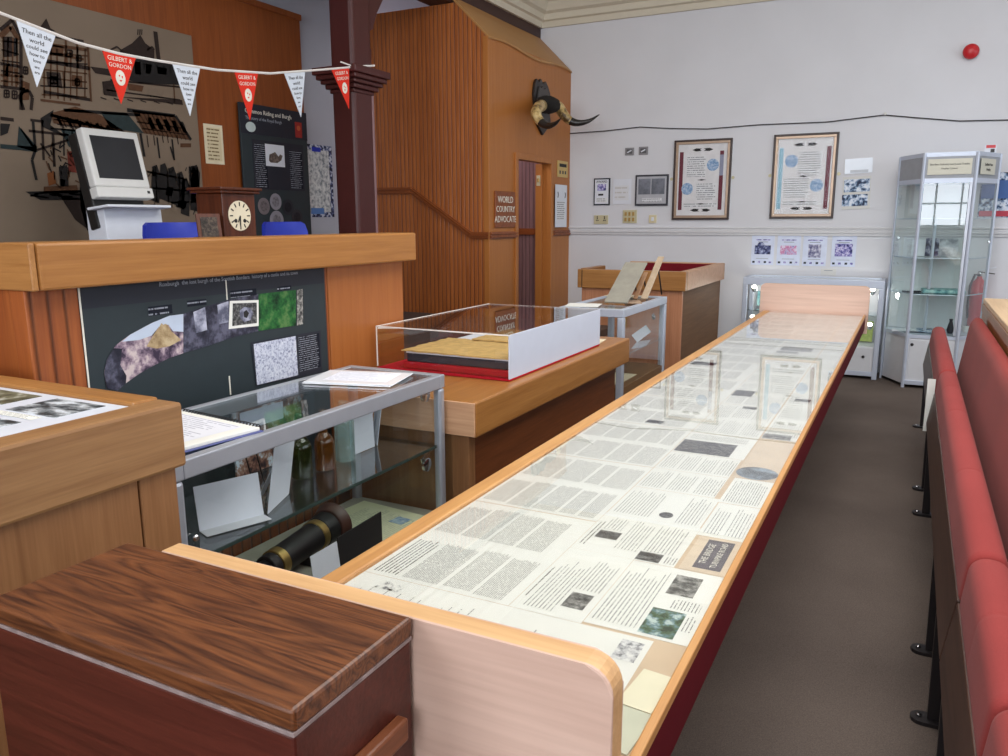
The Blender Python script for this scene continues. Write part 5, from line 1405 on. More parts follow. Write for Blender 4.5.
# ================================================================== TALL CABINET
tc = thing('tall_display_cabinet', 'tall angled glass display cabinet with pale base and header by the wall', 'display cabinet', (.23, 8.2, 0))
F0, F1, S0, S1, BK = (.03, 7.9), (.425, 7.9), (-.165, 8.28), (.62, 8.28), 8.40
foot = [F0, F1, S1, (S1[0], BK), (S0[0], BK), S0]
def ins(poly, d):
    c = Vector((sum(p[0] for p in poly) / len(poly), sum(p[1] for p in poly) / len(poly)))
    return [tuple(c + (Vector(p) - c) * (1 - d)) for p in poly]
prism('base', ins(foot, .03), 'z', .03, .46, M_whitelam, tc)
prism('base_top', foot, 'z', .455, .485, M_alup, tc)
prism('header', ins(foot, .01), 'z', 1.83, 2.05, flat('header_grey', (156, 160, 168), .5), tc)
prism('header_cap', foot, 'z', 2.02, 2.055, M_alup, tc)
prism('header_foot', foot, 'z', 1.80, 1.84, M_alup, tc)
for (x, y) in (F0, F1, S0, S1, (S1[0], BK), (S0[0], BK)):
    tube('post', [(x, y, 0), (x, y, 2.05)], .015 if (x, y) in (F0, F1) else .010, M_alup, tc, 8)
def vpane(a, b, nm):
    polys(nm, [([(a[0], a[1], .485), (b[0], b[1], .485), (b[0], b[1], 1.80), (a[0], a[1], 1.80)], 0)], [G_tall], tc)
vpane(F0, F1, 'front_pane'); vpane(S0, F0, 'side_pane'); vpane(F1, S1, 'side_pane')
boxes('door_stile', [(.385, .41, 7.885, 7.90, .49, 1.80)], M_alu, tc, .003)
polys('mirror_back', [([(S0[0] + .02, BK - .01, .49), (.42, BK - .01, .49), (.42, BK - .01, 1.32), (S0[0] + .02, BK - .01, 1.32)], 0)], [M_whitelam], tc)
for zz in (.84, 1.16, 1.50):
    sh_ = prism('glass_shelf', ins(foot, .05), 'z', zz - .004, zz + .004, G_shelf, tc)
    tube('shelf_edge', [(p_[0], p_[1], zz) for p_ in (ins(foot, .055)[5], ins(foot, .055)[0], ins(foot, .055)[1], ins(foot, .055)[2])], .005, M_alup, sh_, 6)
tube('centre_pole', [(.165, 8.10, .485), (.165, 8.10, 1.50)], .013, M_alup, tc, 8)
bdr = box('base_door', F0[0] + .03, F1[0] - .03, 7.903, 7.918, .06, .44, M_whitelam, tc, .003)
lathe('door_knob', [(.012, 0), (.014, .008), (.008, .014)], (.075, 7.903, .395), M_iron, bdr, (0, -1, 0), 12)
boxes('base_rail', [(F0[0], F1[0], 7.89, 7.905, .03, .07)], M_alup, tc, .003)
hl = slab('header_label', (.225, 7.897, 1.935), (1, 0, 0), (0, 0, 1), .33, .13, .004, M_hlabel, tc)
lettering('text_line', 'Borders Industry and Local Trades', .021, (.225, 7.893, 1.955), (1, 0, 0), (0, 0, 1), M_blacktext, hl)
lettering('text_line', 'Display Cabinet', .019, (.225, 7.893, 1.92), (1, 0, 0), (0, 0, 1), M_blacktext, hl)
sd = Vector((S1[0] - F1[0], S1[1] - F1[1], 0)).normalized()
hr = slab('side_label', Vector((.515, 8.058, 1.935)) + Vector((sd.y, -sd.x, 0)) * .003, sd, (0, 0, 1), .26, .13, .004, M_hlabel, tc)
lettering('text_line', 'Selkirk Past', .03, Vector((.515, 8.058, 1.95)) + Vector((sd.y, -sd.x, 0)) * .008, sd, (0, 0, 1), M_blacktext, hr)
lettering('text_line', 'Display', .026, Vector((.515, 8.058, 1.91)) + Vector((sd.y, -sd.x, 0)) * .008, sd, (0, 0, 1), M_blacktext, hr)
for x, y, z in ((-.12, 8.26, 1.33), (.60, 8.26, 1.30)): lathe('side_lock', [(.012, 0), (.016, .01), (.010, .02)], (x, y, z), M_chrome, tc, (0, -1, 0), 12)
# contents
bkk = thing('pop_up_display', 'dark and white folded photo booklet standing on the middle shelf of the tall cabinet', 'booklet', (.2, 8.12, 1.164))
slab('white_leaf', (.055, 8.16, 1.245), (1, .25, 0), (0, 0, 1), .12, .15, .003, M_card, bkk)
slab('dark_leaf', (.16, 8.14, 1.25), (1, -.3, 0), (0, 0, 1), .11, .16, .003, photo_mat('navy_print', [(30, 32, 52), (74, 78, 110), (170, 172, 190)], 24), bkk)
slab('grey_leaf', (.29, 8.16, 1.25), (1, .1, 0), (0, 0, 1), .15, .155, .003, photo_mat('silver_print', [(120, 124, 134), (190, 194, 204)], 14), bkk)
cl2 = thing('folded_cloth', 'folded aqua patterned cloth on the lower glass shelf of the tall cabinet', 'cloth', (.28, 8.15, .845))
slab('cloth', (.28, 8.15, .8625), (1, .05, 0), (-.05, 1, 0), .34, .25, .034, M_aqua, cl2, .012)
tag(slab('dark_knife', (.03, 8.1, .852), (1, .3, 0), (-.3, 1, 0), .16, .03, .014, M_navy, None, .005), 'small dark tool left of the aqua cloth on the lower shelf', 'tool')
pp = thing('open_brochure', 'glossy open brochure lying on the cabinet base inside the tall cabinet', 'brochure', (.10, 8.15, .487))
slab('left_page', (.0, 8.15, .496), (1, 0, .06), (0, 1, 0), .2, .24, .004, M_card, pp)
slab('right_page', (.2, 8.15, .496), (1, 0, -.06), (0, 1, 0), .2, .24, .004, M_bluewhite, pp)
tag(lathe('small_vase', [(.02, 0), (.03, .03), (.02, .08), (.012, .11), (.016, .13)], (.37, 8.12, .4865), M_navy), 'small dark vase beside the door stile on the cabinet base', 'vase')
cp_ = thing('tea_cup', 'small white cup on the cabinet base at the right of the tall cabinet', 'cup', (.50, 8.25, .4865))
lathe('bowl', [(.018, 0), (.02, .004), (.032, .05), (.034, .055)], (.50, 8.25, .4865), M_white, cp_)
tube('handle', [(.532, 8.25, .532), (.55, 8.25, .525), (.55, 8.25, .505), (.526, 8.25, .50)], .004, M_white, cp_, 6)
pst = thing('blue_poster', 'blue and white poster with red foot on the wall behind the tall cabinet', 'poster', (.66, 8.59, 1.53))
slab('sheet', (.66, 8.598, 1.71), (1, 0, 0), (0, 0, 1), .30, .40, .004, M_bluewhite, pst)
slab('blue_band', (.66, 8.589, 1.76), (1, 0, 0), (0, 0, 1), .28, .16, .003, flat('poster_blue', (66, 104, 168), .6), pst)
slab('red_band', (.66, 8.589, 1.545), (1, 0, 0), (0, 0, 1), .28, .05, .003, flat('poster_red', (190, 60, 80), .6), pst)
tg = thing('paper_sign', 'tiny red and white sign standing on top of the tall cabinet', 'sign', (.53, 8.2, 2.056))
slab('card', (.53, 8.2, 2.092), (1, 0, 0), (0, 0, 1), .09, .07, .004, M_card, tg)
slab('red_mark', (.53, 8.1965, 2.11), (1, 0, 0), (0, 0, 1), .07, .025, .002, M_bell, tg)
slab('black_mark', (.545, 8.1965, 2.075), (1, 0, 0), (0, 0, 1), .03, .03, .002, M_black, tg)

fe = thing('fire_extinguisher', 'red fire extinguisher with black hose on the floor right of the tall cabinet', 'extinguisher', (.578, 8.50, .52))
lathe('cylinder', [(.055, 0), (.062, .01), (.062, .36), (.05, .41), (.025, .44), (.02, .46)], (.578, 8.50, .52), M_bell, fe)
lathe('valve', [(.018, 0), (.022, .02), (.014, .05)], (.578, 8.50, .98), M_chrome, fe)
slab('lever', (.628, 8.47, 1.05), (1, -.2, .25), (.2, 1, 0), .14, .02, .008, M_card, fe)
slab('carry_handle', (.628, 8.47, 1.015), (1, -.2, -.12), (.2, 1, 0), .13, .02, .008, M_black, fe)
tube('hose', [(.568, 8.45, .99), (.535, 8.43, 1.0), (.505, 8.43, .9), (.50, 8.43, .7), (.51, 8.44, .6)], .010, M_black, fe, 8)
box('wall_bracket', .538, .618, 8.565, 8.6, .62, .9, M_iron, fe)
box('shelf_stand', .5155, .6405, 8.43, 8.57, 0, .519, M_black, fe)

# ================================================================== FAR WALL ITEMS
def wall_frame(label, x0, x1, z0, z1, bands, discs):
    t = thing('framed_certificate', label, 'frame', ((x0 + x1) / 2, YW - .02, z0), 'two framed certificates on the white wall')
    y0, y1 = YW - .028, YW
    w = .02; w2 = .045
    boxes('outer_frame', [(x0, x1, y0, y1, z0, z0 + w), (x0, x1, y0, y1, z1 - w, z1), (x0, x0 + w, y0, y1, z0 + w, z1 - w), (x1 - w, x1, y0, y1, z0 + w, z1 - w)], flat('frame_dark', (52, 34, 30), .35), t, .004)
    a, b, c, d = x0 + w, x1 - w, z0 + w, z1 - w; w = .026
    boxes('gold_slip', [(a, b, y0 + .003, y1, c, c + w), (a, b, y0 + .003, y1, d - w, d), (a, a + w, y0 + .003, y1, c + w, d - w), (b - w, b, y0 + .003, y1, c + w, d - w)], flat('frame_gold', (170, 146, 126), .3, .4), t, .003)
    box('sheet', a + w, b - w, y1 - .012, y1 - .010, c + w, d - w, flat('certificate_paper', (222, 222, 226), .6), t, 0)
    yy = y1 - .0125
    cx = (x0 + x1) / 2
    for (bx, m, zz0, zz1) in bands: box('ribbon_band', bx - .02, bx + .02, yy - .001, yy, zz0, zz1, m, t, 0)
    for (dx, dz) in discs:
        sdk = disc('seal', (dx, yy, dz), .062, (0, -1, 0), photo_mat('seal_blue', [(110, 146, 190), (146, 176, 212), (190, 206, 226)], 40), t, th=.001)
    for zz in (z1 - .105, z0 + .10):
        for s in (-1, 1):
            polys('ornament', [([(cx + s * .01, yy - .001, zz - .012), (cx + s * .07, yy - .001, zz - .016), (cx + s * .11, yy - .001, zz), (cx + s * .07, yy - .001, zz + .016), (cx + s * .01, yy - .001, zz + .012), (cx + s * .03, yy - .001, zz)], 0)], [M_blacktext], t)
    for zz in (z0 + (z1 - z0) * .5, z0 + (z1 - z0) * .2):
        polys('ornament', [([(cx - .05, yy - .001, zz), (cx, yy - .001, zz - .008), (cx + .05, yy - .001, zz), (cx, yy - .001, zz + .008)], 0)], [M_blacktext], t)
    sgn = 1 if discs[0][0] > cx else -1
    for (xa, xb, za, zb) in (((cx - .16, cx + .04, z1 - .17, z1 - .38) if sgn > 0 else (cx - .06, cx + .16, z1 - .17, z1 - .42)), ((cx - .05, cx + .16, z0 + .38, z0 + .20) if sgn > 0 else (cx - .18, cx + .06, z0 + .40, z0 + .2)), (cx - .18, cx + .18, z0 + .175, z0 + .13)):
        text_quad('text_block', (xa, yy - .0008, za), (1, 0, 0), (0, 0, -1), xb - xa, abs(za - zb), T_wall, t)
    gp = (y0 + .006)
    polys('glass', [([(x0 + .04, gp, z0 + .04), (x1 - .04, gp, z0 + .04), (x1 - .04, gp, z1 - .04), (x0 + .04, gp, z1 - .04)], 0)], [G_frame], t)
    for s, xx in ((-1, x0 - .02), (1, x1 + .02)): disc('mirror_plate', (xx, YW - .004, z0 + (z1 - z0) * .52), .016, (0, -1, 0), M_brassp, t, th=.003)
M_rib = flat('ribbon_maroon', (104, 34, 52), .6); M_ribb = flat('ribbon_blue', (146, 190, 212), .6); M_ribg = flat('ribbon_grey', (140, 144, 168), .6)
wall_frame('framed certificate with two maroon bands, left of the pair on the white wall', -2.343, -1.738, 1.497, 2.322, [(-2.262, M_rib, 1.6, 2.2), (-1.84, M_rib, 1.6, 1.95), (-1.84, M_ribg, 1.95, 2.16), (-1.84, M_rib, 2.16, 2.2)], [(-1.93, 2.06), (-2.19, 1.82)])
wall_frame('framed certificate with one pale blue and one maroon band, right of the pair', -1.33, -.722, 1.506, 2.331, [(-1.25, M_ribb, 1.6, 2.2), (-.805, M_rib, 1.6, 2.2)], [(-1.15, 2.07), (-.90, 1.83)])

sf = thing('framed_print', 'narrow white print in thin dark frame above the brass sockets', 'frame', (-3.15, YW - .01, 1.66))
box('frame', -3.245, -3.055, YW - .018, YW, 1.66, 1.955, M_navy, sf, .002)
box('print', -3.23, -3.07, YW - .021, YW - .018, 1.675, 1.94, M_card, sf, 0)
box('logo', -3.20, -3.10, YW - .0225, YW - .021, 1.82, 1.89, M_bluephoto, sf, 0)
lettering('title', 'AWARD', .035, (-3.15, YW - .0225, 1.915), (1, 0, 0), (0, 0, 1), M_navy, sf)
box('dark_mark', -3.19, -3.13, YW - .0225, YW - .021, 1.765, 1.785, M_blacktext, sf, 0)
text_quad('small_text', (-3.21, YW - .0225, 1.74), (1, 0, 0), (0, 0, -1), .13, .05, T_wall, sf)
wl = thing('paper_letter', 'plain white letter with faint lines between the two small frames', 'letter', (-2.915, YW, 1.67))
box('sheet', -3.02, -2.81, YW - .006, YW - .003, 1.67, 1.94, M_card, wl, 0)
text_quad('faint_lines', (-3.0, YW - .0065, 1.87), (1, 0, 0), (0, 0, -1), .16, .16, print_text('faint_text', .05, paper=(220, 222, 228), ink=(198, 196, 196), word=50, ragged=.2, thick=.3), wl)
ff = thing('framed_photographs', 'landscape black frame holding two grey photographs on the white wall', 'frame', (-2.578, YW - .01, 1.648))
box('frame', -2.762, -2.394, YW - .02, YW, 1.648, 1.978, flat('frame_charcoal', (48, 48, 58), .4), ff, .003)
box('mount', -2.742, -2.414, YW - .023, YW - .02, 1.67, 1.958, flat('mount_grey', (176, 178, 186), .5), ff, 0)
for a, b in ((-2.725, -2.588), (-2.578, -2.432)): box('photo', a, b, YW - .0245, YW - .023, 1.77, 1.935, photo_mat('dim_grey_photo', [(98, 102, 112), (130, 134, 146)], 8), ff, 0)
text_quad('caption', (-2.68, YW - .0245, 1.73), (1, 0, 0), (0, 0, -1), .22, .04, T_wall, ff)

def switch(label, x0, x1, z0, z1, mat, kind, nm='wall_socket', cat='socket'):
    t = thing(nm, label, cat, ((x0 + x1) / 2, YW - .006, z0))
    box('plate', x0, x1, YW - .012, YW, z0, z1, mat, t, .004)
    w, h = x1 - x0, z1 - z0; cx, cz = (x0 + x1) / 2, (z0 + z1) / 2
    if kind == 'stat':
        box('window', x0 + w * .18, x1 - w * .18, YW - .015, YW - .012, z0 + h * .2, z1 - h * .2, flat('stat_dark', (86, 86, 90), .5), t, .001)
        slab('pointer', (cx, YW - .0165, cz), (1, 0, .5), (-.5, 0, 1), w * .5, h * .16, .002, M_card, t)
    elif kind == 'double':
        for s in (-.25, .25):
            for (dx, dz) in ((0, .12), (-.05, -.08), (.05, -.08)):
                box('pin_hole', cx + s * w + dx * w - .006, cx + s * w + dx * w + .006, YW - .013, YW - .0118, cz + dz * h - .006, cz + dz * h + .006, M_iron, t, 0)
            box('rocker', cx + s * w - .006, cx + s * w + .006, YW - .016, YW - .012, cz + .22 * h, cz + .38 * h, M_iron, t, .001)
    elif kind == 'grid':
        for i in range(3):
            for j in range(2):
                box('rocker', x0 + w * (.14 + .27 * i), x0 + w * (.30 + .27 * i), YW - .017, YW - .012, z0 + h * (.14 + .42 * j), z0 + h * (.42 + .42 * j), M_brass, t, .002)
    else:
        box('rocker', cx - .015, cx + .015, YW - .017, YW - .012, cz - .02, cz + .02, M_card, t, .003)
switch('left of the two small square grey controls high on the white wall', -2.893, -2.79, 2.19, 2.27, flat('stat_grey', (140, 138, 142), .5), 'stat', 'wall_thermostat', 'control')
switch('right of the two small square grey controls high on the white wall', -2.738, -2.633, 2.19, 2.275, flat('stat_grey', (140, 138, 142), .5), 'stat', 'wall_thermostat', 'control')
switch('double brass socket plate just above the dado rail at the left', -3.24, -3.07, 1.452, 1.55, M_brassp, 'double')
switch('square brass plate with six switches just above the dado rail', -2.90, -2.738, 1.462, 1.605, M_brassp, 'grid', 'light_switch', 'switch')
switch('small cream single switch below the landscape black frame', -2.60, -2.515, 1.462, 1.55, flat('cream_switch', (220, 208, 172), .5), 'single', 'light_switch', 'switch')

cx = -1.477
plabels = ['poster with a dark townscape picture, leftmost of the four above the counter', 'poster with a pink and blue scene, second of the four above the counter', 'poster with a tall grey violet picture, third of the four above the counter', 'poster with a wide blue picture, rightmost of the four above the counter']
pmats = [photo_mat('town_print', [(30, 34, 70), (84, 92, 140), (190, 200, 230)], 26), photo_mat('pink_print', [(120, 110, 170), (200, 190, 224), (200, 110, 160), (226, 220, 240)], 14), photo_mat('violet_print', [(90, 90, 130), (150, 150, 180), (214, 214, 230)], 34), M_bluephoto]
pz = [(.05, .10, .17, .22), (.05, .10, .17, .22), (.07, .08, .14, .25), (.05, .10, .15, .24)]
xs = (-1.49, -1.235, -.985, -.715)
for k in range(4):
    x0 = xs[k]; x1 = x0 + .225
    t = thing('wall_poster', plabels[k], 'poster', (x0 + .11, YW - .003, 1.035), 'four white posters above the counter')
    box('sheet', x0, x1, YW - .006, YW, 1.035, 1.335, flat('poster_white', (214, 222, 244), .6), t, 0)
    w = .16 if k != 2 else .12
    c = (x0 + x1) / 2
    z0, z1 = (1.145, 1.235) if k < 2 else ((1.12, 1.25) if k == 2 else (1.135, 1.26))
    box('picture', c - w / 2, c + w / 2, YW - .0072, YW - .006, z0, z1, pmats[k], t, 0)
    if k == 0: disc('dome', (c - .02, YW - .0062, z1), .035, (0, -1, 0), pmats[0], t, th=.0012)
    box('heading', c - .07, c + .07, YW - .0072, YW - .006, 1.287, 1.297, M_bluephoto, t, 0)
    box('subtitle', c - .05, c + .05, YW - .0072, YW - .006, 1.268, 1.274, M_greytext, t, 0)
    for i, dx in enumerate((-.085, -.03, .03, .08)): box('logo', c + dx - .012, c + dx + .012, YW - .0072, YW - .006, 1.055, 1.075, M_navy if i % 2 == 0 else M_bluephoto, t, 0)
    box('footline', c - .06, c + .06, YW - .0072, YW - .006, 1.098, 1.103, M_greytext, t, 0)
tn = thing('small_notice', 'small glossy white notice on the wall just above the counter', 'notice', (-.74, YW - .003, .96))
box('sheet', -.80, -.655, YW - .006, YW, .945, 1.01, M_white, tn, 0)
box('header', -.77, -.69, YW - .007, YW - .006, .99, .997, M_greytext, tn, 0)
lp = thing('laminated_sheet', 'upper glossy white laminated sheet right of the framed certificates', 'sheet', (-.53, YW - .003, 1.93))
slab('sheet', (-.53, YW - .006, 2.005), (1, 0, .04), (-.04, 0, 1), .245, .14, .003, M_lamblue, lp)
slab('grey_mark', (-.52, YW - .009, 1.955), (1, 0, .02), (-.02, 0, 1), .16, .025, .002, flat('soft_grey', (190, 196, 206), .4), lp)
lp = thing('laminated_sheet', 'lower glossy laminated photo sheet of blue white scenes beside the frames', 'sheet', (-.53, YW - .003, 1.6))
slab('sheet', (-.53, YW - .006, 1.75), (1, 0, .03), (-.03, 0, 1), .25, .31, .003, M_white, lp)
slab('upper_photo', (-.53, YW - .0085, 1.82), (1, 0, .03), (-.03, 0, 1), .23, .12, .002, M_bluewhite, lp)
slab('lower_photo', (-.54, YW - .0085, 1.68), (1, 0, .03), (-.03, 0, 1), .23, .11, .002, M_bluewhite, lp)

fb = thing('fire_bell', 'round red fire alarm bell high on the white wall', 'bell', (.317, YW - .03, 2.90))
lathe('back_box', [(.045, 0), (.045, .03)], (.317, YW, 2.965), flat('bell_dark_red', (130, 24, 32), .4), fb, (0, -1, 0))
lathe('gong', [(.062, .03), (.066, .036), (.064, .05), (.05, .066), (.02, .075), (.008, .077)], (.317, YW, 2.965), M_bell, fb, (0, -1, 0), 28)
cw = thing('wall_cable', 'thin dark cable strung along the white wall above the frames', 'cable', (-1.5, YW - .008, 2.48))
cpts = [(-3.545, 2.455)] + [(-3.548, 2.454), (-3.129, 2.46), (-2.731, 2.481), (-2.401, 2.449), (-2.008, 2.423), (-1.477, 2.437), (-0.845, 2.428), (-0.341, 2.464), (-0.039, 2.419), (0.289, 2.374), (0.663, 2.362)] + [(1.4, 2.55), (2.4, 2.54)]
tube('flex', [(x, YW - .010, z) for x, z in cpts], .006, M_wire, cw, 6)
lathe('hook', [(.010, 0), (.014, .012), (.010, .02)], (-.335, YW, 2.475), M_white, cw, (0, -1, 0), 10)

# booth side items
sgn = thing('advocate_sign', 'brown wooden sign lettered in white beside the booth doorway', 'sign', (XB + .01, 6.98, 1.44))
box('board', XB, XB + .016, 6.745, 7.17, 1.43, 1.77, W_rail, sgn, .004)
for s, z, sz in (('WORLD', 1.69, .088), ('COUNTRY', 1.60, .082), ('ADVOCATE', 1.505, .086)):
    lettering('text_line', s, sz, (XB + .0175, 6.955, z), (0, 1, 0), (0, 0, 1), M_whitetext, sgn, depth=.001)
bpz = thing('brass_plaque', 'yellow brass plaque with dark engraving right of the booth doorway', 'plaque', (XB + .005, 8.37, 1.96))
box('plate', XB, XB + .01, 8.235, 8.52, 1.965, 2.14, flat('plaque_gold', (206, 178, 110), .4, .2), bpz, .002)
box('engraved_title', XB + .0095, XB + .0105, 8.28, 8.48, 2.075, 2.11, M_blacktext, bpz, 0)
for y in (8.30, 8.38, 8.45): box('engraved_mark', XB + .0095, XB + .0105, y - .02, y + .02, 2.0, 2.035, M_iron, bpz, 0)
wn_ = thing('wall_notice', 'white paper notice with two hooks marks hanging right of the booth doorway', 'notice', (XB + .003, 8.28, 1.42))
box('sheet', XB + .032, XB + .036, 8.118, 8.44, 1.42, 1.88, M_card, wn_, 0)
for y in (8.18, 8.38): tube('black_mark', [(XB + .037, y, 1.80), (XB + .037, y + .012, 1.77), (XB + .037, y, 1.74)], .005, M_blacktext, wn_, 6)
text_quad('faint_lines', (XB + .0368, 8.16, 1.70), (0, 1, 0), (0, 0, -1), .22, .2, T_wall, wn_)
box('backing_block', XB, XB + .031, 8.2, 8.36, 1.5, 1.8, W_rail, wn_, 0)

hn = thing('mounted_horns', 'long curved cattle horns mounted on a dark carved shield on the booth', 'horns', (XB + .01, 7.77, 2.36))
shp = [(7.60, 2.86), (7.64, 2.90), (7.69, 2.865), (7.74, 2.915), (7.79, 2.865), (7.86, 2.905), (7.92, 2.86), (7.97, 2.80), (7.99, 2.70), (7.95, 2.60), (7.99, 2.52), (7.93, 2.45), (7.80, 2.365), (7.69, 2.44), (7.62, 2.53), (7.60, 2.64), (7.57, 2.74)]
prism('shield', shp, 'x', XB, XB + .03, W_horn_shield, hn, .006)
shb = [(y * .72 + 7.78 * .28, z * .72 + 2.66 * .28) for y, z in shp]
prism('shield_boss', shb, 'x', XB + .0305, XB + .045, flat('shield_grey', (62, 58, 56), .4), hn, .005)
bm = bmesh.new()
bmesh.ops.create_uvsphere(bm, u_segments=20, v_segments=14, radius=1.0)
rr = random.Random(3)
for v in bm.verts: v.co = Vector((-3.42 + v.co.x * .115, 7.68 + v.co.y * .20, 2.645 + v.co.z * .085)) * 1.0 + Vector((rr.uniform(-.006, .006),) * 3)
fin(bm, 'hide_boss', M_fur, hn, True)
def horn(nm, pts, rads, k):
    # smooth curve through points
    P = [Vector(p) for p in pts]; out = []; ro = []
    for i in range(len(P) - 1):
        p0, p1, p2, p3 = P[max(i - 1, 0)], P[i], P[i + 1], P[min(i + 2, len(P) - 1)]
        for s in range(6):
            t = s / 6; out.append(0.5 * ((2 * p1) + (p2 - p0) * t + (2 * p0 - 5 * p1 + 4 * p2 - p3) * t * t + (3 * p1 - p0 - 3 * p2 + p3) * t ** 3)); ro.append(rads[i] + (rads[i + 1] - rads[i]) * t)
    out.append(P[-1]); ro.append(rads[-1]); c = k * 6
    h = tube(nm, out[:c + 1], ro[:c + 1], M_horn, hn, 14)
    tube('dark_tip', out[c:], ro[c:], M_horntip, h, 14)
horn('near_horn', [(-3.42, 7.56, 2.63), (-3.40, 7.477, 2.608), (-3.34, 7.275, 2.562), (-3.30, 7.143, 2.489), (-3.24, 7.127, 2.411), (-3.16, 7.111, 2.372), (-3.07, 7.069, 2.381), (-3.0, 7.037, 2.419)], [.055, .058, .055, .05, .042, .032, .02, .004], 4)
horn('far_horn', [(-3.43, 7.80, 2.66), (-3.38, 7.872, 2.644), (-3.32, 7.865, 2.564), (-3.25, 7.886, 2.499), (-3.16, 7.908, 2.477), (-3.07, 7.955, 2.500), (-3.0, 8.053, 2.566)], [.055, .055, .052, .042, .032, .02, .004], 3)

# ================================================================== RIGHT HAND SEATING
def seat_leg(y, parent):
    l = prism('leg', [(.164, .012), (.200, .012), (.182, .30), (.170, .43), (.156, .43)], 'y', y - .010, y + .010, M_iron, parent, .003)
    bm = bmesh.new(); pl_ = []
    for k in range(7):
        a = math.pi / 2 + k * math.pi / 6
        pl_.append((.150 + .032 * math.cos(a), y + .032 * math.sin(a)))
    pl_ += [(.26, y - .03), (.26, y + .03)]
    lo = [bm.verts.new((a, b, .0)) for a, b in pl_]; hi = [bm.verts.new((a, b, .012)) for a, b in pl_]; n = len(pl_)
    bm.faces.new(lo[::-1]); bm.faces.new(hi)
    for i in range(n): bm.faces.new((lo[i], lo[(i + 1) % n], hi[(i + 1) % n], hi[i]))
    fin(bm, 'foot_plate', M_iron, l)
    lathe('bolt', [(.008, 0), (.008, .006), (.005, .009)], (.142, y, .012), M_chrome, l, (0, 0, 1), 8)
def rounded(prof, r=.02, k=4):
    out = []; n = len(prof)
    for i in range(n):
        p0, p1, p2 = Vector(prof[i - 1]), Vector(prof[i]), Vector(prof[(i + 1) % n])
        a = p1 + (p0 - p1).normalized() * min(r, (p0 - p1).length * .45); b = p1 + (p2 - p1).normalized() * min(r, (p2 - p1).length * .45)
        for j in range(k + 1):
            t = j / k; out.append(tuple(a * (1 - t) ** 2 + p1 * 2 * t * (1 - t) + b * t * t))
    return out
def cushion(nm, prof, y0, y1, seams, mat, parent, c):
    """padded extrusion along y: rounded ends, shallow stitched seams"""
    bm = bmesh.new(); rings = []
    def ring(y, s): rings.append([bm.verts.new((c[0] + (x - c[0]) * s, y, c[1] + (z - c[1]) * s)) for x, z in prof])
    for d, s in ((0, .80), (.004, .90), (.012, .965), (.028, 1.0)): ring(y0 + d, s)
    for y in seams:
        for d, s in ((-.02, 1.0), (-.007, .994), (0, .982), (.007, .994), (.02, 1.0)): ring(y + d, s)
    for d, s in ((.028, 1.0), (.012, .965), (.004, .90), (0, .80)): ring(y1 - d, s)
    n = len(prof)
    for a, b in zip(rings, rings[1:]):
        for k in range(n): bm.faces.new((a[k], a[(k + 1) % n], b[(k + 1) % n], b[k]))
    bm.faces.new(rings[0][::-1]); bm.faces.new(rings[-1])
    bmesh.ops.recalc_face_normals(bm, faces=bm.faces[:])
    me = bpy.data.meshes.new(nm); bm.to_mesh(me); bm.free()
    for p in me.polygons: p.use_smooth = True
    return link(nm, me, mat, parent)
PAD = rounded([(.196, .50), (.176, .575), (.188, .69), (.215, .712), (.262, .708), (.282, .66), (.284, .50)], .022)
rows = [('front section of red tip-up seating, nearest the camera', -.6, 1.438, [.2, .9], (.2, 1.3)),
        ('short second section of red tip-up seating from the camera', 1.448, 2.098, [1.78], (2.0,)),
        ('third section of red tip-up seating, beside the middle of the long table', 2.108, 4.748, [2.85, 3.75, 4.3], (2.50, 2.94, 4.42)),
        ('farthest section of red tip-up seating, ending before the tall cabinet', 4.758, 6.72, [5.4, 6.1], (4.85, 6.38))]
for lb, y0, y1, seams, legs in rows:
    t = thing('tip_up_seating', lb, 'seat', (.22, (y0 + y1) / 2, 0), 'sections of red tip-up seating')
    prism('plank', [(.150, .41), (.166, .405), (.192, .575), (.174, .58)], 'y', y0 + .002, y1 - .002, W_plank, t, .004)
    cushion('seat_pad', PAD, y0, y1, seams, F_red, t, (.23, .60))
    for ly in legs:
        seat_leg(ly, t)
        box('bracket', .18, .215, ly - .02, ly + .02, .42, .56, M_chrome, t, .003)
    box('seat_frame', .200, .23, y0 + .03, y1 - .03, .44, .50, M_iron, t, .003)
bk = thing('bench_backrest', 'long red upholstered backrest fixed along the wooden partition', 'backrest', (.37, 2.5, 0))
BACK = rounded([(.315, .44), (.305, .52), (.350, .885), (.372, .918), (.410, .918), (.424, .88), (.424, .44)], .03)
cushion('cushion', BACK, -.6, 5.5, [], F_red2, bk, (.37, .62))
box('wooden_base', .34, .42, -.6, 5.4, 0, .44, W_plank, bk)
pt = thing('wooden_partition', 'waist high wooden partition with pale capping behind the red backrest', 'partition', (.52, 2.5, 0))
box('panel', .432, .49, -.6, 5.83, 0, .975, W_part, pt)
box('capping', .4325, .63, -.6, 5.86, .975, 1.005, W_cap, pt, .006)
box('inner_strip', .427, .432, -.6, 5.82, .925, .974, flat('grey_brown_strip', (150, 124, 108), .5), pt, 0)
wcd = tag(slab('paper_tag', (.157, 4.753, .51), (1, 0, 0), (0, 0, 1), .038, .29, .003, M_paper), 'white paper slip hanging between the third and farthest sections of red seating', 'paper')

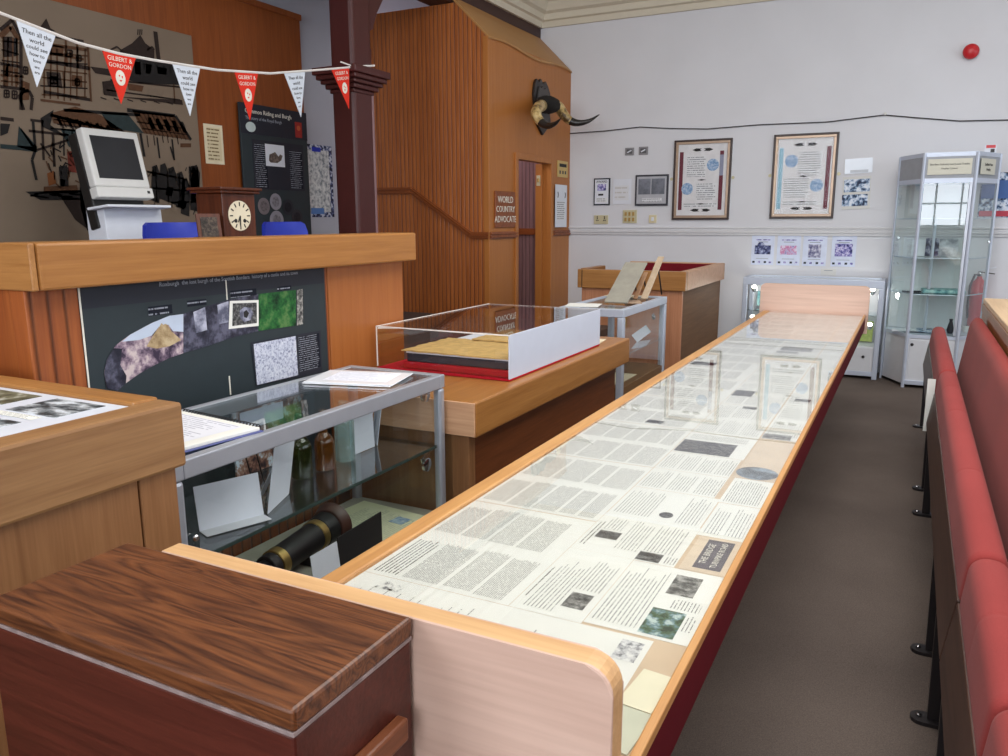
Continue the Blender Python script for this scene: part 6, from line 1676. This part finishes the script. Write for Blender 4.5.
# ================================================================== CAMERA
cam = bpy.data.cameras.new('camera'); co = bpy.data.objects.new('camera', cam); COL.objects.link(co)
f, yaw, pitch, roll = 789.3, .4724, .19754, -.0028
F = Vector((-math.sin(yaw) * math.cos(pitch), math.cos(yaw) * math.cos(pitch), -math.sin(pitch)))
rt = Vector((math.cos(yaw), math.sin(yaw), 0)); up = rt.cross(F)
r2 = rt * math.cos(roll) + up * math.sin(roll); u2 = -rt * math.sin(roll) + up * math.cos(roll)
m = Matrix((r2, u2, -F)).transposed().to_4x4(); m.translation = Vector((0, 0, 1.5))
co.matrix_world = m
cam.sensor_width = 36.0; cam.lens = 36.0 * f / 1008.0; cam.clip_start = .02
scene.camera = co

# ================================================================== LIGHT
def area(name, loc, rot, sx, sy, power, col):
    l = bpy.data.lights.new(name, 'AREA'); l.shape = 'RECTANGLE'; l.size = sx; l.size_y = sy; l.energy = power; l.color = col
    o = bpy.data.objects.new(name, l); COL.objects.link(o); o.location = loc; o.rotation_euler = rot
    return o
DAY = (.90, .95, 1.0)
for (p_, q_, z0, z1) in RW:
    area('window_light', (4.99, (p_ + q_) / 2, (z0 + z1) / 2), (0, R(90), 0), z1 - z0, q_ - p_, 45, DAY)
for (p_, q_, z0, z1) in BW:
    area('window_light', ((p_ + q_) / 2, -3.79, (z0 + z1) / 2), (R(90), 0, 0), q_ - p_, z1 - z0, 175, DAY)
area('added_overhead_light', (.3, 3.1, 4.28), (0, 0, 0), 3.6, 5.0, 225, (1.0, .985, .96))  # invented area lamp below the closed ceiling, stands in for the room's overhead light
for x in (-1.3, -.35):
    l = bpy.data.lights.new('cabinet_lamp', 'POINT'); l.energy = 1.6; l.color = (1, .97, .88); l.shadow_soft_size = .03
    o = bpy.data.objects.new('cabinet_lamp', l); COL.objects.link(o); o.location = (x, 8.3, .78)
w = bpy.data.worlds.new('World'); scene.world = w; w.use_nodes = True
bg = w.node_tree.nodes['Background']; bg.inputs[0].default_value = (.80, .88, 1.0, 1); bg.inputs[1].default_value = 1.0
scene.view_settings.view_transform = 'Standard'
scene.view_settings.look = 'None'
scene.view_settings.exposure = 0.0
